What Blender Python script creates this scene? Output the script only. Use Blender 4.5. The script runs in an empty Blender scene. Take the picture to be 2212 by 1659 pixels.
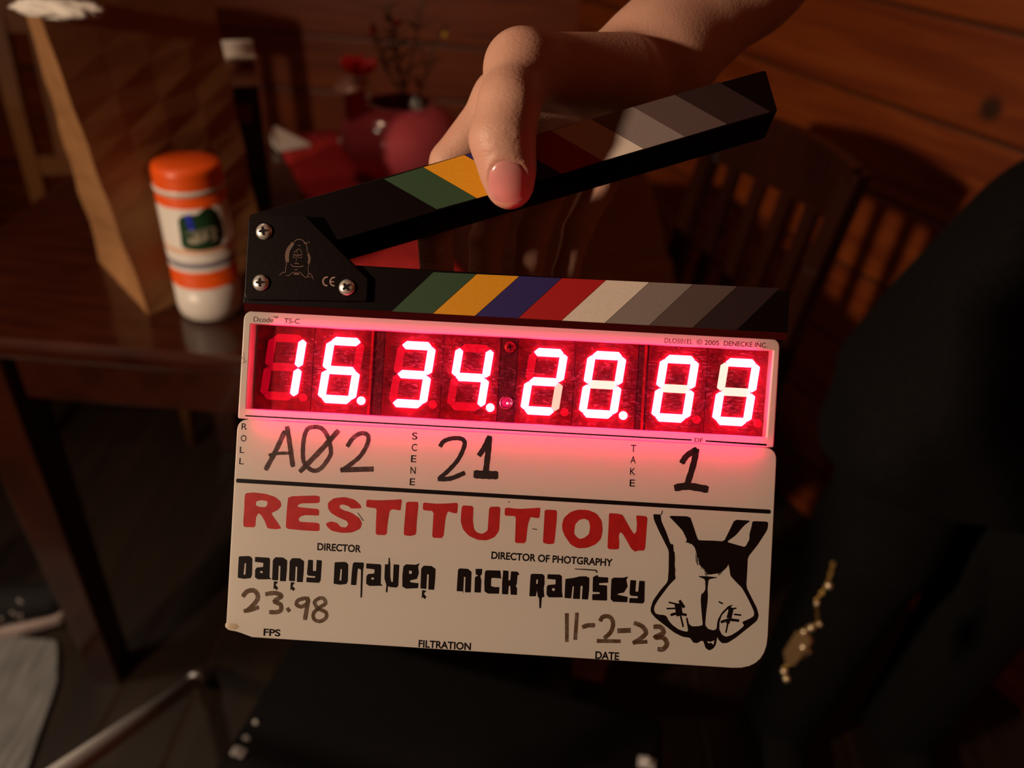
import bpy, bmesh, math, random
import numpy as np
from mathutils import Vector, Matrix

random.seed(4)
SC = bpy.context.scene
COL = SC.collection

# ------------------------------------------------------------------ camera
F = 1671.0; CX = 1106.0; CY = 829.5
CAMH = 1.28
def _frame():
    r = lambda x, y: np.array([(x-CX)/F, -(y-CY)/F, 1.0])
    n = r(915, 3200); n /= np.linalg.norm(n); up = -n
    Y = np.array([0, 0, 1.]) - up*up[2]; Y /= np.linalg.norm(Y)
    X = np.array([1., 0, 0]) - up*up[0]; X -= Y*X.dot(Y); X /= np.linalg.norm(X)
    return np.array([X, Y, up])
R = _frame()
C0 = np.array([0, 0, CAMH])
def wray(px, py):
    return R @ np.array([(px-CX)/F, -(py-CY)/F, 1.0])
def at_depth(px, py, d):
    return Vector(C0 + wray(px, py)*d)
def at_height(px, py, z):
    w = wray(px, py); return Vector(C0 + w*((z-CAMH)/w[2]))

cam = bpy.data.cameras.new('camera'); camo = bpy.data.objects.new('camera', cam); COL.objects.link(camo)
cam.sensor_width = 36.0; cam.lens = F/2212*36.0; cam.clip_start = 0.01
cr, cu, cb = R @ [1, 0, 0], R @ [0, 1, 0], -(R @ [0, 0, 1])
M = Matrix.Identity(4)
for i in range(3):
    M[i][0] = cr[i]; M[i][1] = cu[i]; M[i][2] = cb[i]; M[i][3] = C0[i]
camo.matrix_world = M
cam.dof.use_dof = True; cam.dof.focus_distance = 0.335; cam.dof.aperture_fstop = 5.6
SC.camera = camo
SC.view_settings.view_transform = 'Standard'; SC.view_settings.look = 'None'
SC.view_settings.exposure = 0.0; SC.view_settings.gamma = 1.0
SC.view_settings.use_curve_mapping = False

# ------------------------------------------------------------------ world, key lamp and added fill lights
W = bpy.data.worlds.new('world'); SC.world = W; W.use_nodes = True
W.node_tree.nodes['Background'].inputs[0].default_value = (0.0, 0.0, 0.0, 1)

def area(name, loc, target, size, power, color, spread=180):
    l = bpy.data.lights.new(name, 'AREA'); l.shape = 'DISK'; l.size = size; l.energy = power; l.color = color
    l.spread = math.radians(spread)
    o = bpy.data.objects.new(name, l); COL.objects.link(o); o.location = loc
    o.rotation_euler = (Vector(target)-Vector(loc)).to_track_quat('-Z', 'Y').to_euler()
    return o
area('key_lamp', (-1.15, -0.32, 1.44), (0.3, 0.1, 1.05), 0.11, 19.0, (1.0, 0.73, 0.52))
area('floor_fill', (-1.3, 0.55, 2.4), (-0.62, 0.62, 0.0), 0.2, 1.1, (1.0, 0.78, 0.58), 60)  # added fill brightening rug, stand leg and boot; no known source
area('vase_fill', (-0.80, 1.22, 2.1), (-0.2, 1.3, 0.8), 0.12, 1.5, (1.0, 0.62, 0.40))  # added fill brightening the vase, bag mouth and carton top
area('wall_fill', (1.3, -1.0, 2.4), (1.0, 1.0, 1.1), 0.25, 0.25, (1.0, 0.45, 0.18), 70)  # added faint warm fill for the right wall

# ------------------------------------------------------------------ materials
def mat(name, color=(0.5, 0.5, 0.5), rough=0.5, metal=0.0, emis=None, estr=0.0, alpha=None, coat=0.0, sss=0.0, sssr=(1, .2, .1), ssss=.005, spec=0.5, trans=0.0):
    m = bpy.data.materials.new(name); m.use_nodes = True
    b = m.node_tree.nodes['Principled BSDF']
    b.inputs['Base Color'].default_value = (*color, 1); b.inputs['Roughness'].default_value = rough
    b.inputs['Metallic'].default_value = metal; b.inputs['Specular IOR Level'].default_value = spec
    b.inputs['Coat Weight'].default_value = coat
    b.inputs['Transmission Weight'].default_value = trans
    if sss:
        b.inputs['Subsurface Weight'].default_value = sss; b.inputs['Subsurface Radius'].default_value = sssr
        b.inputs['Subsurface Scale'].default_value = ssss
    if emis:
        b.inputs['Emission Color'].default_value = (*emis, 1); b.inputs['Emission Strength'].default_value = estr
    return m
def N(m, t, **kw):
    n = m.node_tree.nodes.new(t)
    for k, v in kw.items():
        if k in n.inputs: n.inputs[k].default_value = v
        else: setattr(n, k, v)
    return n
def L(m, a, ao, b, bi): m.node_tree.links.new(a.outputs[ao], b.inputs[bi])
def BS(m): return m.node_tree.nodes['Principled BSDF']
def noisy(m, c1, c2, scale=20.0, bump=0.0, stretch=(1, 1, 1), detail=4, lo=.3, hi=.7):
    tc = N(m, 'ShaderNodeTexCoord'); mp = N(m, 'ShaderNodeMapping'); mp.inputs['Scale'].default_value = stretch
    L(m, tc, 'Object', mp, 'Vector')
    n = N(m, 'ShaderNodeTexNoise', Scale=scale, Detail=detail); L(m, mp, 'Vector', n, 'Vector')
    r = N(m, 'ShaderNodeValToRGB'); r.color_ramp.elements[0].color = (*c1, 1); r.color_ramp.elements[1].color = (*c2, 1)
    r.color_ramp.elements[0].position = lo; r.color_ramp.elements[1].position = hi
    L(m, n, 'Fac', r, 'Fac'); L(m, r, 'Color', BS(m), 'Base Color')
    if bump:
        bp = N(m, 'ShaderNodeBump', Strength=bump, Distance=0.002); L(m, n, 'Fac', bp, 'Height'); L(m, bp, 'Normal', BS(m), 'Normal')
    return m

def plank_mat(name, c1, c2, groove_axis, grooves, width, grain_axis_scale, knots=(), rough=.45, dark=(0.05, .015, .004)):
    """boards with a groove every `width` along groove_axis (object coords), grain along the other axis, knots at points"""
    m = mat(name, c1, rough)
    tc = N(m, 'ShaderNodeTexCoord'); sp = N(m, 'ShaderNodeSeparateXYZ'); L(m, tc, 'Object', sp, 'Vector')
    a = N(m, 'ShaderNodeMath', operation='DIVIDE'); L(m, sp, groove_axis, a, 0); a.inputs[1].default_value = width
    o = N(m, 'ShaderNodeMath', operation='ADD'); L(m, a, 0, o, 0); o.inputs[1].default_value = grooves
    fr = N(m, 'ShaderNodeMath', operation='FRACT'); L(m, o, 0, fr, 0)
    fl = N(m, 'ShaderNodeMath', operation='FLOOR'); L(m, o, 0, fl, 0)
    pp = N(m, 'ShaderNodeMath', operation='PINGPONG'); L(m, fr, 0, pp, 0); pp.inputs[1].default_value = .5
    gr = N(m, 'ShaderNodeMapRange'); L(m, pp, 0, gr, 'Value'); gr.inputs['From Min'].default_value = 0.0; gr.inputs['From Max'].default_value = .045
    cb_ = N(m, 'ShaderNodeCombineXYZ'); 
    mp = N(m, 'ShaderNodeMapping'); mp.inputs['Scale'].default_value = grain_axis_scale
    L(m, tc, 'Object', mp, 'Vector')
    sh = N(m, 'ShaderNodeVectorMath', operation='ADD'); L(m, mp, 'Vector', sh, 0)
    ms = N(m, 'ShaderNodeMath', operation='MULTIPLY'); L(m, fl, 0, ms, 0); ms.inputs[1].default_value = 7.31
    L(m, ms, 0, cb_, 'X'); L(m, ms, 0, cb_, 'Y'); L(m, ms, 0, cb_, 'Z'); L(m, cb_, 'Vector', sh, 1)
    n = N(m, 'ShaderNodeTexNoise', Scale=1.0, Detail=6, Distortion=1.2); L(m, sh, 'Vector', n, 'Vector')
    r = N(m, 'ShaderNodeValToRGB'); r.color_ramp.elements[0].color = (*c1, 1); r.color_ramp.elements[1].color = (*c2, 1)
    r.color_ramp.elements[0].position = .32; r.color_ramp.elements[1].position = .68
    L(m, n, 'Fac', r, 'Fac'); last = (r, 'Color')
    for kp in knots:
        d = N(m, 'ShaderNodeVectorMath', operation='DISTANCE'); L(m, tc, 'Object', d, 0); d.inputs[1].default_value = kp[:3]
        k = N(m, 'ShaderNodeMapRange'); L(m, d, 'Value', k, 'Value'); k.inputs['From Min'].default_value = kp[3]*.45; k.inputs['From Max'].default_value = kp[3]
        mx = N(m, 'ShaderNodeMix', data_type='RGBA'); L(m, k, 'Result', mx, 'Factor')
        mx.inputs[6].default_value = (*dark, 1); L(m, last[0], last[1], mx, 7); last = (mx, 2)
    mx = N(m, 'ShaderNodeMix', data_type='RGBA'); L(m, gr, 'Result', mx, 'Factor'); mx.inputs[6].default_value = (*dark, 1)
    L(m, last[0], last[1], mx, 7); L(m, mx, 2, BS(m), 'Base Color')
    bp = N(m, 'ShaderNodeBump', Strength=.6, Distance=.004); L(m, gr, 'Result', bp, 'Height'); L(m, bp, 'Normal', BS(m), 'Normal')
    return m

# ------------------------------------------------------------------ mesh helpers
def tag(o, label=None, cat=None, group=None, kind=None):
    if label: o['label'] = label
    if cat: o['category'] = cat
    if group: o['group'] = group
    if kind: o['kind'] = kind
    return o
def empty(name, loc=(0, 0, 0), rz=0.0):
    o = bpy.data.objects.new(name, None); COL.objects.link(o); o.location = loc; o.rotation_euler = (0, 0, rz)
    o.empty_display_size = .05; return o
def link(name, me, mats, parent=None, smooth=False):
    o = bpy.data.objects.new(name, me); COL.objects.link(o)
    me.name = name
    if not isinstance(mats, (list, tuple)): mats = [mats]
    for m in mats: me.materials.append(m)
    if smooth:
        for p in me.polygons: p.use_smooth = True
    if parent is not None: o.parent = parent
    return o
def bm_link(name, bm, mats, parent=None, smooth=False):
    me = bpy.data.meshes.new(name); bmesh.ops.recalc_face_normals(bm, faces=bm.faces); bm.to_mesh(me); bm.free()
    return link(name, me, mats, parent, smooth)
def add_box(bm, c, s, rot=None, bev=0.0):
    r = bmesh.ops.create_cube(bm, size=1.0); vs = r['verts']
    bmesh.ops.scale(bm, vec=s, verts=vs)
    if bev:
        es = list({e for v in vs for e in v.link_edges})
        rr = bmesh.ops.bevel(bm, geom=es, offset=bev, segments=2, affect='EDGES', profile=.5)
        vs = list({v for f in rr['faces'] for v in f.verts} | {v for v in vs if v.is_valid})
    if rot is not None: bmesh.ops.rotate(bm, cent=(0, 0, 0), matrix=rot, verts=vs)
    bmesh.ops.translate(bm, vec=c, verts=vs)
    return vs
def box(name, c, s, m, parent=None, bev=0.0, rot=None):
    bm = bmesh.new(); add_box(bm, c, s, rot, bev); return bm_link(name, bm, m, parent)
def add_tube(bm, pts, rad, seg=12, caps=True):
    pts = [Vector(p) for p in pts]
    if not hasattr(rad, '__len__'): rad = [rad]*len(pts)
    rings = []; prev = None
    for i, p in enumerate(pts):
        t = (pts[min(i+1, len(pts)-1)]-pts[max(i-1, 0)]).normalized()
        if prev is None: a = t.orthogonal().normalized()
        else: a = (prev - t*prev.dot(t)).normalized()
        prev = a; b = t.cross(a)
        rings.append([bm.verts.new(p+(a*math.cos(q)+b*math.sin(q))*rad[i]) for q in [2*math.pi*k/seg for k in range(seg)]])
    for r0, r1 in zip(rings, rings[1:]):
        for k in range(seg): bm.faces.new((r0[k], r0[(k+1) % seg], r1[(k+1) % seg], r1[k]))
    if caps: bm.faces.new(rings[0][::-1]); bm.faces.new(rings[-1])
def tube(name, pts, rad, m, parent=None, seg=14):
    bm = bmesh.new(); add_tube(bm, pts, rad, seg); return bm_link(name, bm, m, parent, True)
def lathe(name, prof, m, parent=None, seg=40, loc=(0, 0, 0), mat_of=None):
    bm = bmesh.new(); rings = []
    for r, z in prof:
        rings.append([bm.verts.new((loc[0]+max(r, 1e-5)*math.cos(2*math.pi*k/seg), loc[1]+max(r, 1e-5)*math.sin(2*math.pi*k/seg), loc[2]+z)) for k in range(seg)])
    for i, (a, b) in enumerate(zip(rings, rings[1:])):
        for k in range(seg):
            f = bm.faces.new((a[k], a[(k+1) % seg], b[(k+1) % seg], b[k])); f.smooth = True
            if mat_of: f.material_index = mat_of(i)
    me = bpy.data.meshes.new(name); bm.to_mesh(me); bm.free()
    return link(name, me, m, parent)
def loops_mesh(loops, extr, z, bevel=0.0):
    """filled 2D outline(s), holes allowed, extruded by +-extr about z, as mesh"""
    cu = bpy.data.curves.new('c', 'CURVE'); cu.dimensions = '2D'; cu.fill_mode = 'BOTH'; cu.extrude = extr
    cu.bevel_depth = bevel; cu.bevel_resolution = 2
    if bevel: cu.offset = -bevel
    for lp in loops:
        s = cu.splines.new('POLY'); s.points.add(len(lp)-1); s.use_cyclic_u = True
        for p, q in zip(s.points, lp): p.co = (q[0], q[1], 0, 1)
    o = bpy.data.objects.new('c', cu); COL.objects.link(o)
    me = bpy.data.meshes.new_from_object(o.evaluated_get(bpy.context.evaluated_depsgraph_get()))
    bpy.data.objects.remove(o); bpy.data.curves.remove(cu)
    me.transform(Matrix.Translation((0, 0, z)))
    return me
def rpoly(pts, rad, n=7):
    out = []; k = len(pts)
    if not hasattr(rad, '__len__'): rad = [rad]*k
    for i in range(k):
        p = Vector(pts[i][:2]); a = Vector(pts[i-1][:2])-p; b = Vector(pts[(i+1) % k][:2])-p; r = rad[i]
        if r <= 0: out.append(p); continue
        ang = a.angle(b); t = r/math.tan(ang/2); p0 = p+a.normalized()*t; p1 = p+b.normalized()*t
        for j in range(n+1):
            s = j/n; out.append(p0*(1-s)**2 + p*2*s*(1-s) + p1*s*s)
    return out

# ------------------------------------------------------------------ implicit surfaces (for hand, body, cloth)
def surface_nets(vals, org, h):
    s = vals < 0
    nx, ny, nz = vals.shape
    c = s[:-1, :-1, :-1].astype(np.int8)
    for dx, dy, dz in [(1,0,0),(0,1,0),(0,0,1),(1,1,0),(1,0,1),(0,1,1),(1,1,1)]:
        c = c + s[dx:nx-1+dx, dy:ny-1+dy, dz:nz-1+dz]
    act = (c > 0) & (c < 8)
    I = np.argwhere(act); idx = -np.ones(act.shape, np.int64); idx[act] = np.arange(len(I))
    acc = np.zeros((len(I), 3)); cnt = np.zeros(len(I))
    cor = [(a, b, d) for a in (0, 1) for b in (0, 1) for d in (0, 1)]
    for i, p in enumerate(cor):
        for q in cor[i+1:]:
            if sum(abs(a-b) for a, b in zip(p, q)) != 1: continue
            v0 = vals[I[:,0]+p[0], I[:,1]+p[1], I[:,2]+p[2]]; v1 = vals[I[:,0]+q[0], I[:,1]+q[1], I[:,2]+q[2]]
            x = (v0 < 0) != (v1 < 0)
            t = np.where(x, v0/np.where(x, v0-v1, 1), 0)
            pt = np.array(p)[None]+(np.array(q)-np.array(p))[None]*t[:, None]
            acc[x] += pt[x]; cnt[x] += 1
    V = org + (I + acc/np.maximum(cnt, 1)[:, None])*h
    faces = []
    for ax in range(3):
        u, v = (ax+1) % 3, (ax+2) % 3
        a = [slice(None)]*3; b = [slice(None)]*3
        a[ax] = slice(0, -1); b[ax] = slice(1, None)
        sa, sb = s[tuple(a)], s[tuple(b)]
        E_ = np.argwhere(sa != sb)
        E_ = E_[(E_[:, u] > 0) & (E_[:, v] > 0) & (E_[:, u] < vals.shape[u]-1) & (E_[:, v] < vals.shape[v]-1)]
        du = np.zeros(3, int); du[u] = 1; dv = np.zeros(3, int); dv[v] = 1
        g = lambda P: idx[P[:, 0], P[:, 1], P[:, 2]]
        q = np.stack([g(E_-du-dv), g(E_-dv), g(E_), g(E_-du)], 1)
        flip = ~sa[E_[:, 0], E_[:, 1], E_[:, 2]]
        q[flip] = q[flip][:, ::-1]
        faces.append(q)
    Q = np.concatenate(faces); Q = Q[(Q >= 0).all(1)]
    return V, Q
def implicit(sdf, lo, hi, h, blk=12):
    lo = np.array(lo, float); hi = np.array(hi, float)
    n = (np.ceil((hi-lo)/h/blk).astype(int))*blk+1
    vals = np.full(n, 1.0, np.float32)
    nb = (n-1)//blk
    bi = np.argwhere(np.ones(nb, bool)); cen = lo+(bi+.5)*blk*h
    near = np.abs(sdf(cen)) < blk*h*1.35
    sgn = sdf(cen) < 0
    g = np.arange(blk+1); G = np.stack(np.meshgrid(g, g, g, indexing='ij'), -1)
    for b, nr, sg in zip(bi, near, sgn):
        o = b*blk
        if nr: continue
        if sg: vals[o[0]:o[0]+blk+1, o[1]:o[1]+blk+1, o[2]:o[2]+blk+1] = -1
    for b in bi[near]:
        o = b*blk
        P = lo+(o+G.reshape(-1, 3))*h
        vals[o[0]:o[0]+blk+1, o[1]:o[1]+blk+1, o[2]:o[2]+blk+1] = sdf(P).reshape(G.shape[:3])
    return surface_nets(vals, lo, h)
def smin(a, b, k):
    hh = np.clip(.5+.5*(b-a)/k, 0, 1); return b*(1-hh)+a*hh-k*hh*(1-hh)
def cap(P, a, b, ra, rb, flat=None, fs=1.0):
    """rounded cone a->b; flat: unit axis along which it is squeezed by fs (<1 = thinner)"""
    a = np.array(a); b = np.array(b)
    D = P-a; ab = b-a
    t = np.clip(D@ab/max(ab@ab, 1e-12), 0, 1); V = D-t[:, None]*ab
    if flat is not None:
        fl = np.array(flat); c = V@fl; V = V+np.outer(c*(1/fs-1), fl)
        return (np.sqrt((V*V).sum(1))-(ra+(rb-ra)*t))*min(1, fs+.15)
    return np.sqrt((V*V).sum(1))-(ra+(rb-ra)*t)
def mesh_from(V, Q):
    me = bpy.data.meshes.new('m'); me.vertices.add(len(V)); me.vertices.foreach_set('co', V.astype(np.float32).ravel())
    me.loops.add(Q.size); me.loops.foreach_set('vertex_index', Q.astype(np.int32).ravel())
    me.polygons.add(len(Q)); me.polygons.foreach_set('loop_start', np.arange(0, Q.size, 4, dtype=np.int32))
    try: me.polygons.foreach_set('loop_total', np.full(len(Q), 4, dtype=np.int32))
    except Exception: pass
    me.update(calc_edges=True); me.validate()
    for p in me.polygons: p.use_smooth = True
    return me

# ------------------------------------------------------------------ the room
AW = math.radians(30.04)                   # the right hand wall runs away to the left at this angle
wd = Vector((-math.sin(AW), math.cos(AW), 0)); wn = Vector((-math.cos(AW), -math.sin(AW), 0))
WP = Vector((0.76, 1.32, 0)); YB = 2.45
tb = (YB-WP.y)/wd.y; corner = WP+wd*tb
def hit_wall(px, py):
    w = Vector(wray(px, py)); t = (WP-Vector(C0)).dot(wn)/w.dot(wn); return Vector(C0)+w*t
def plane_wall(name, origin, xdir, length, height, m, thick=.06):
    """wall slab; object x runs along xdir, z up, front face at y=0"""
    o = box(name, (length/2, thick/2, height/2), (length, thick, height), m)
    xd = Vector(xdir).normalized(); yd = Vector((0, 0, 1)).cross(xd)
    mm = Matrix.Identity(4)
    for i in range(3): mm[i][0] = xd[i]; mm[i][1] = yd[i]; mm[i][2] = (0, 0, 1)[i]; mm[i][3] = origin[i]
    o.matrix_world = mm; tag(o, kind='structure'); return o, mm
# right wall: x axis from the corner towards the camera; front face must look at us
rx = -wd
mmr = Matrix.Identity(4); yd = Vector((0, 0, 1)).cross(rx)
for i in range(3): mmr[i][0] = rx[i]; mmr[i][1] = yd[i]; mmr[i][2] = (0, 0, 1)[i]; mmr[i][3] = corner[i]
inv = mmr.inverted()
kn = []
for px, py, r in ((2140, 235, .026), (2012, 548, .020), (1832, 893, .02), (1385+35, 470, .03), (1560, 500, .02)):
    k = inv @ hit_wall(px, py); kn.append((k.x, 0.0, k.z, r))
g0 = (inv @ hit_wall(2000, 254)).z; g1 = (inv @ hit_wall(2000, 450)).z; g2 = (inv @ hit_wall(2000, 658)).z; gt = (inv @ hit_wall(2000, 9)).z
print('groove heights', gt, g0, g1, g2)
PW = (gt-g2)/3
pine = plank_mat('knotty_pine_boards', (0.18, 0.028, 0.0035), (0.33, 0.070, 0.010), 'Z', -(g0/PW) % 1.0, PW, (2.2, 2.2, 26), kn)
plane_wall('wall_right', corner, rx, 3.6, 2.6, pine)
pine2 = plank_mat('knotty_pine_boards_back', (0.18, 0.028, 0.0035), (0.33, 0.070, 0.010), 'Z', 0.2, PW, (2.2, 2.2, 26))
plane_wall('wall_back', Vector((-2.6, YB, 0)), (1, 0, 0), corner.x+2.6, 2.6, pine2)
plane_wall('wall_left', Vector((-2.6, -1.6, 0)), (0, 1, 0), YB+1.6, 2.6, pine2)
e = corner-wd*3.6
plane_wall('wall_front', Vector((e.x, -1.6, 0)) if False else Vector((2.4, -1.6, 0)), (-1, 0, 0), 5.0, 2.6, pine2)
fl = plank_mat('brown_floor_boards', (0.013, 0.0065, 0.0028), (0.026, 0.0135, 0.0055), 'X', 0.0, .13, (18, 1.5, 2), rough=.5, dark=(.03, .015, .006))
tag(box('floor', (-.1, .42, -.03), (5.2, 4.3, .06), fl), kind='structure')
tag(box('ceiling', (-.1, .42, 2.63), (5.2, 4.3, .06), pine2), kind='structure')

# ------------------------------------------------------------------ table and what stands on it
TZ = 0.75
darkwood = noisy(mat('dark_varnished_wood', rough=.2, coat=.3), (.024, .005, .002), (.055, .012, .005), 3.0, 0, (4, 22, 4))
table = tag(empty('dining_table', (-.25, 1.12, 0)), 'dark varnished wooden table with rounded front edge, standing under the paper bag and canister', 'table')
tx0, tx1, ty0, ty1 = -.80, .24, .757, 1.52
bm = bmesh.new(); add_box(bm, ((tx0+tx1)/2+.25, (ty0+ty1)/2-1.12, TZ-.014), (tx1-tx0, ty1-ty0, .028), None, .008)
bm_link('tabletop', bm, darkwood, table)
for nm, c, s in (('apron', ((tx0+tx1)/2, ty0+.055, TZ-.073), (tx1-tx0-.16, .022, .09)), ('apron', ((tx0+tx1)/2, ty1-.055, TZ-.073), (tx1-tx0-.16, .022, .09)),
                 ('apron', (tx0+.055, (ty0+ty1)/2, TZ-.073), (.022, ty1-ty0-.16, .09)), ('apron', (tx1-.055, (ty0+ty1)/2, TZ-.073), (.022, ty1-ty0-.16, .09))):
    box(nm, (c[0]+.25, c[1]-1.12, c[2]), s, darkwood, table, .002)
for x in (tx0+.12, tx1-.07):
    for y in (ty0+.06, ty1-.06):
        bm = bmesh.new(); vs = add_box(bm, (0, 0, -.361), (.07, .07, .722), None, .004)
        for v in bm.verts:
            if v.co.z < -.5: v.co.x *= .7; v.co.y *= .7
        bmesh.ops.translate(bm, vec=(x+.25, y-1.12, .722), verts=bm.verts); bm_link('leg', bm, darkwood, table)

def T(px, py): return at_height(px, py, TZ)
# red runner
redcloth = noisy(mat('red_cloth', rough=.8), (.42, .01, .012), (.55, .02, .02), 60, .2)
pts = [T(596, 302), T(720, 282), T(1010, 600), T(745, 610)]
bm = bmesh.new(); n = 10
grid = [[pts[0].lerp(pts[1], i/n).lerp(pts[3].lerp(pts[2], i/n), j/n) for i in range(n+1)] for j in range(n+1)]
for zz in (0, 1):
    pass
top = [[bm.verts.new((p.x, p.y, TZ+.004+.0012*math.sin(i*1.3)*math.sin(j*.9))) for i, p in enumerate(r)] for j, r in enumerate(grid)]
bot = [[bm.verts.new((p.x, p.y, TZ+.0004)) for p in r] for r in grid]
for j in range(n):
    for i in range(n):
        bm.faces.new((top[j][i], top[j][i+1], top[j+1][i+1], top[j+1][i])); bm.faces.new((bot[j][i], bot[j+1][i], bot[j+1][i+1], bot[j][i+1]))
for i in range(n):
    bm.faces.new((top[0][i], bot[0][i], bot[0][i+1], top[0][i+1])); bm.faces.new((top[n][i], top[n][i+1], bot[n][i+1], bot[n][i]))
    bm.faces.new((top[i][0], top[i+1][0], bot[i+1][0], bot[i][0])); bm.faces.new((top[i][n], bot[i][n], bot[i+1][n], top[i+1][n]))
tag(bm_link('table_runner', bm, redcloth, None, True), 'red cloth runner lying across the dark table under the pink vase', 'table runner')
# white folded card at the runner's left corner
white = mat('white_paper', (.72, .66, .58), .7)
q = [T(596, 304), T(672, 322), T(604, 336), T(588, 320)]
bm = bmesh.new()
lo_ = [bm.verts.new((p.x, p.y, TZ+.006)) for p in q]; hi_ = [bm.verts.new((p.x, p.y, TZ+.010+(.02 if i in (0, 3) else .0))) for i, p in enumerate(q)]
bm.faces.new(lo_[::-1]); bm.faces.new(hi_)
for i in range(4): bm.faces.new((lo_[i], lo_[(i+1) % 4], hi_[(i+1) % 4], hi_[i]))
tag(bm_link('paper_napkin', bm, white), 'small folded white paper napkin on the left corner of the red runner', 'napkin')

# paper bag
kraft = noisy(mat('brown_kraft_paper', rough=.75), (.30, .135, .045), (.40, .19, .07), 6, .5, (1, 1, .5))
A = Vector((-.472, .842, TZ)); 
B = A+Vector((-.13, .135, 0)); Cc = A+Vector((.10, .173, 0)); Dd = B+Vector((.10, .173, 0))
A1 = Vector((-.512, .842, 1.098)); B1 = Vector((-.585, .935, 1.092)); C1 = Vector((-.405, 1.03, 1.12)); D1 = Vector((-.50, 1.10, 1.11))
bag = tag(empty('paper_bag', (A+Dd)/2), 'tall brown kraft paper bag standing at the left end of the dark table', 'paper bag')
bm = bmesh.new(); off = (A+Dd)/2; nz = 16
def ring(t):
    c = [a.lerp(b, t) for a, b in ((A, A1), (Cc, C1), (Dd, D1), (B, B1))]
    mid = (c[0]+c[3])/2; inn = (c[1]+c[2])/2
    cen = sum(c, Vector())/4
    pinch = .018*math.sin(math.pi*min(1, t*1.2))
    out = []
    for k in range(4):
        p, q2 = c[k], c[(k+1) % 4]
        for j in range(4):
            x = p.lerp(q2, j/4)
            if k in (1, 3): x = x.lerp(cen, .55*pinch/.1*math.sin(math.pi*j/4)*(t > .0))
            crum = .0015*math.sin(9*t*3+k*2+j*1.7)*math.sin(math.pi*t)
            if t < .28 and k in (0, 3): crum -= .012*math.sin(math.pi*t/.28)*math.sin(math.pi*(j+.4)/4.6)
            x = x+(x-cen).normalized()*crum
            out.append(x)
    # folded in foot: lower part tucks in toward the front corner
    return out
rings = []
for iz in range(nz+1): rings.append([bm.verts.new(p-off) for p in ring(iz/nz)])
m_ = len(rings[0])
for r0, r1 in zip(rings, rings[1:]):
    for k in range(m_): bm.faces.new((r0[k], r0[(k+1) % m_], r1[(k+1) % m_], r1[k]))
bm.faces.new(rings[0][::-1])
me = bpy.data.meshes.new('bag'); bm.to_mesh(me); bm.free()
bo = link('bag_body', me, kraft, bag); sm = bo.modifiers.new('s', 'SOLIDIFY'); sm.thickness = .0008
# bright crumpled tissue standing out of the bag's mouth
def crumple(name, cen, sx, sy, sz, m, parent=None, seed=1, n=22):
    rnd = random.Random(seed); ph = [rnd.uniform(0, 6.28) for _ in range(8)]
    bm = bmesh.new(); bmesh.ops.create_icosphere(bm, subdivisions=4, radius=1)
    for v in bm.verts:
        p = v.co.copy(); f = 1+.18*math.sin(5*p.x+ph[0])*math.sin(6*p.y+ph[1])+.13*abs(math.sin(9*p.z+7*p.x+ph[2]))+.08*math.sin(15*p.y+11*p.x+ph[3])
        v.co = Vector((p.x*sx*f, p.y*sy*f, p.z*sz*f))+Vector(cen)
    return bm_link(name, bm, m, parent, True)
tag(crumple('tissue_paper', tuple(at_depth(126, 20, .80)), .042, .020, .008, white, None, 3), 'crumpled off-white tissue sticking out of the mouth of the paper bag', 'tissue paper')

# wipes canister -------------------------------------------------
can = tag(empty('wipes_canister', tuple(T(458, 668))), 'white wipes canister with orange cap and green leaf label, in front of the paper bag', 'canister')
cx_, cy_ = 0, 0
plw = mat('white_plastic', (.78, .72, .64), .35); org = mat('orange_plastic', (.85, .10, .008), .35)
grn = noisy(mat('green_label', rough=.4), (.012, .05, .018), (.02, .08, .03), 40)
gry = mat('grey_label_stripe', (.22, .20, .24), .5); pale = mat('peach_label', (.75, .42, .25), .5); cream = noisy(mat('label_lettering', rough=.5), (.02, .07, .03), (.55, .5, .36), 140, 0, (1, 1, 1), 3, .45, .55)
rr_ = .040
stripe = [(0, .050, 0), (.050, .073, 1), (.073, .078, 0), (.078, .086, 2), (.086, .098, 0), (.098, .104, 3), (.104, .155, 0), (.155, .169, 1)]
prof = [(0, .001), (rr_*.86, .001), (rr_*.95, .005), (rr_, .014)]
mi = [0, 0, 0]
for a_, b_, k in stripe:
    if a_ < .014: a_ = .0141
    prof.append((rr_, a_)); mi.append(0 if not mi else mi[-1]); prof.append((rr_, b_)); mi.append(k)
prof += [(rr_*.97, .1695), (rr_*.90, .171), (0, .171)]; mi += [0, 0, 0]
bm = bmesh.new()
co = lathe('body', prof, [plw, org, gry, pale], can, 48, (0, 0, 0), lambda i: mi[i] if i < len(mi) else 0)
lathe('cap', [(rr_*.93, .168), (rr_*.99, .172), (rr_*.995, .177), (rr_*.985, .178), (rr_*.985, .192), (rr_*.95, .197), (rr_*.86, .1988), (rr_*.5, .1996), (0, .1998)], org, can, 48)
lathe('neck_ring', [(rr_*.9, .169), (rr_*1.01, .1695), (rr_*1.02, .174), (rr_*.98, .176)], plw, can, 48)
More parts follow.
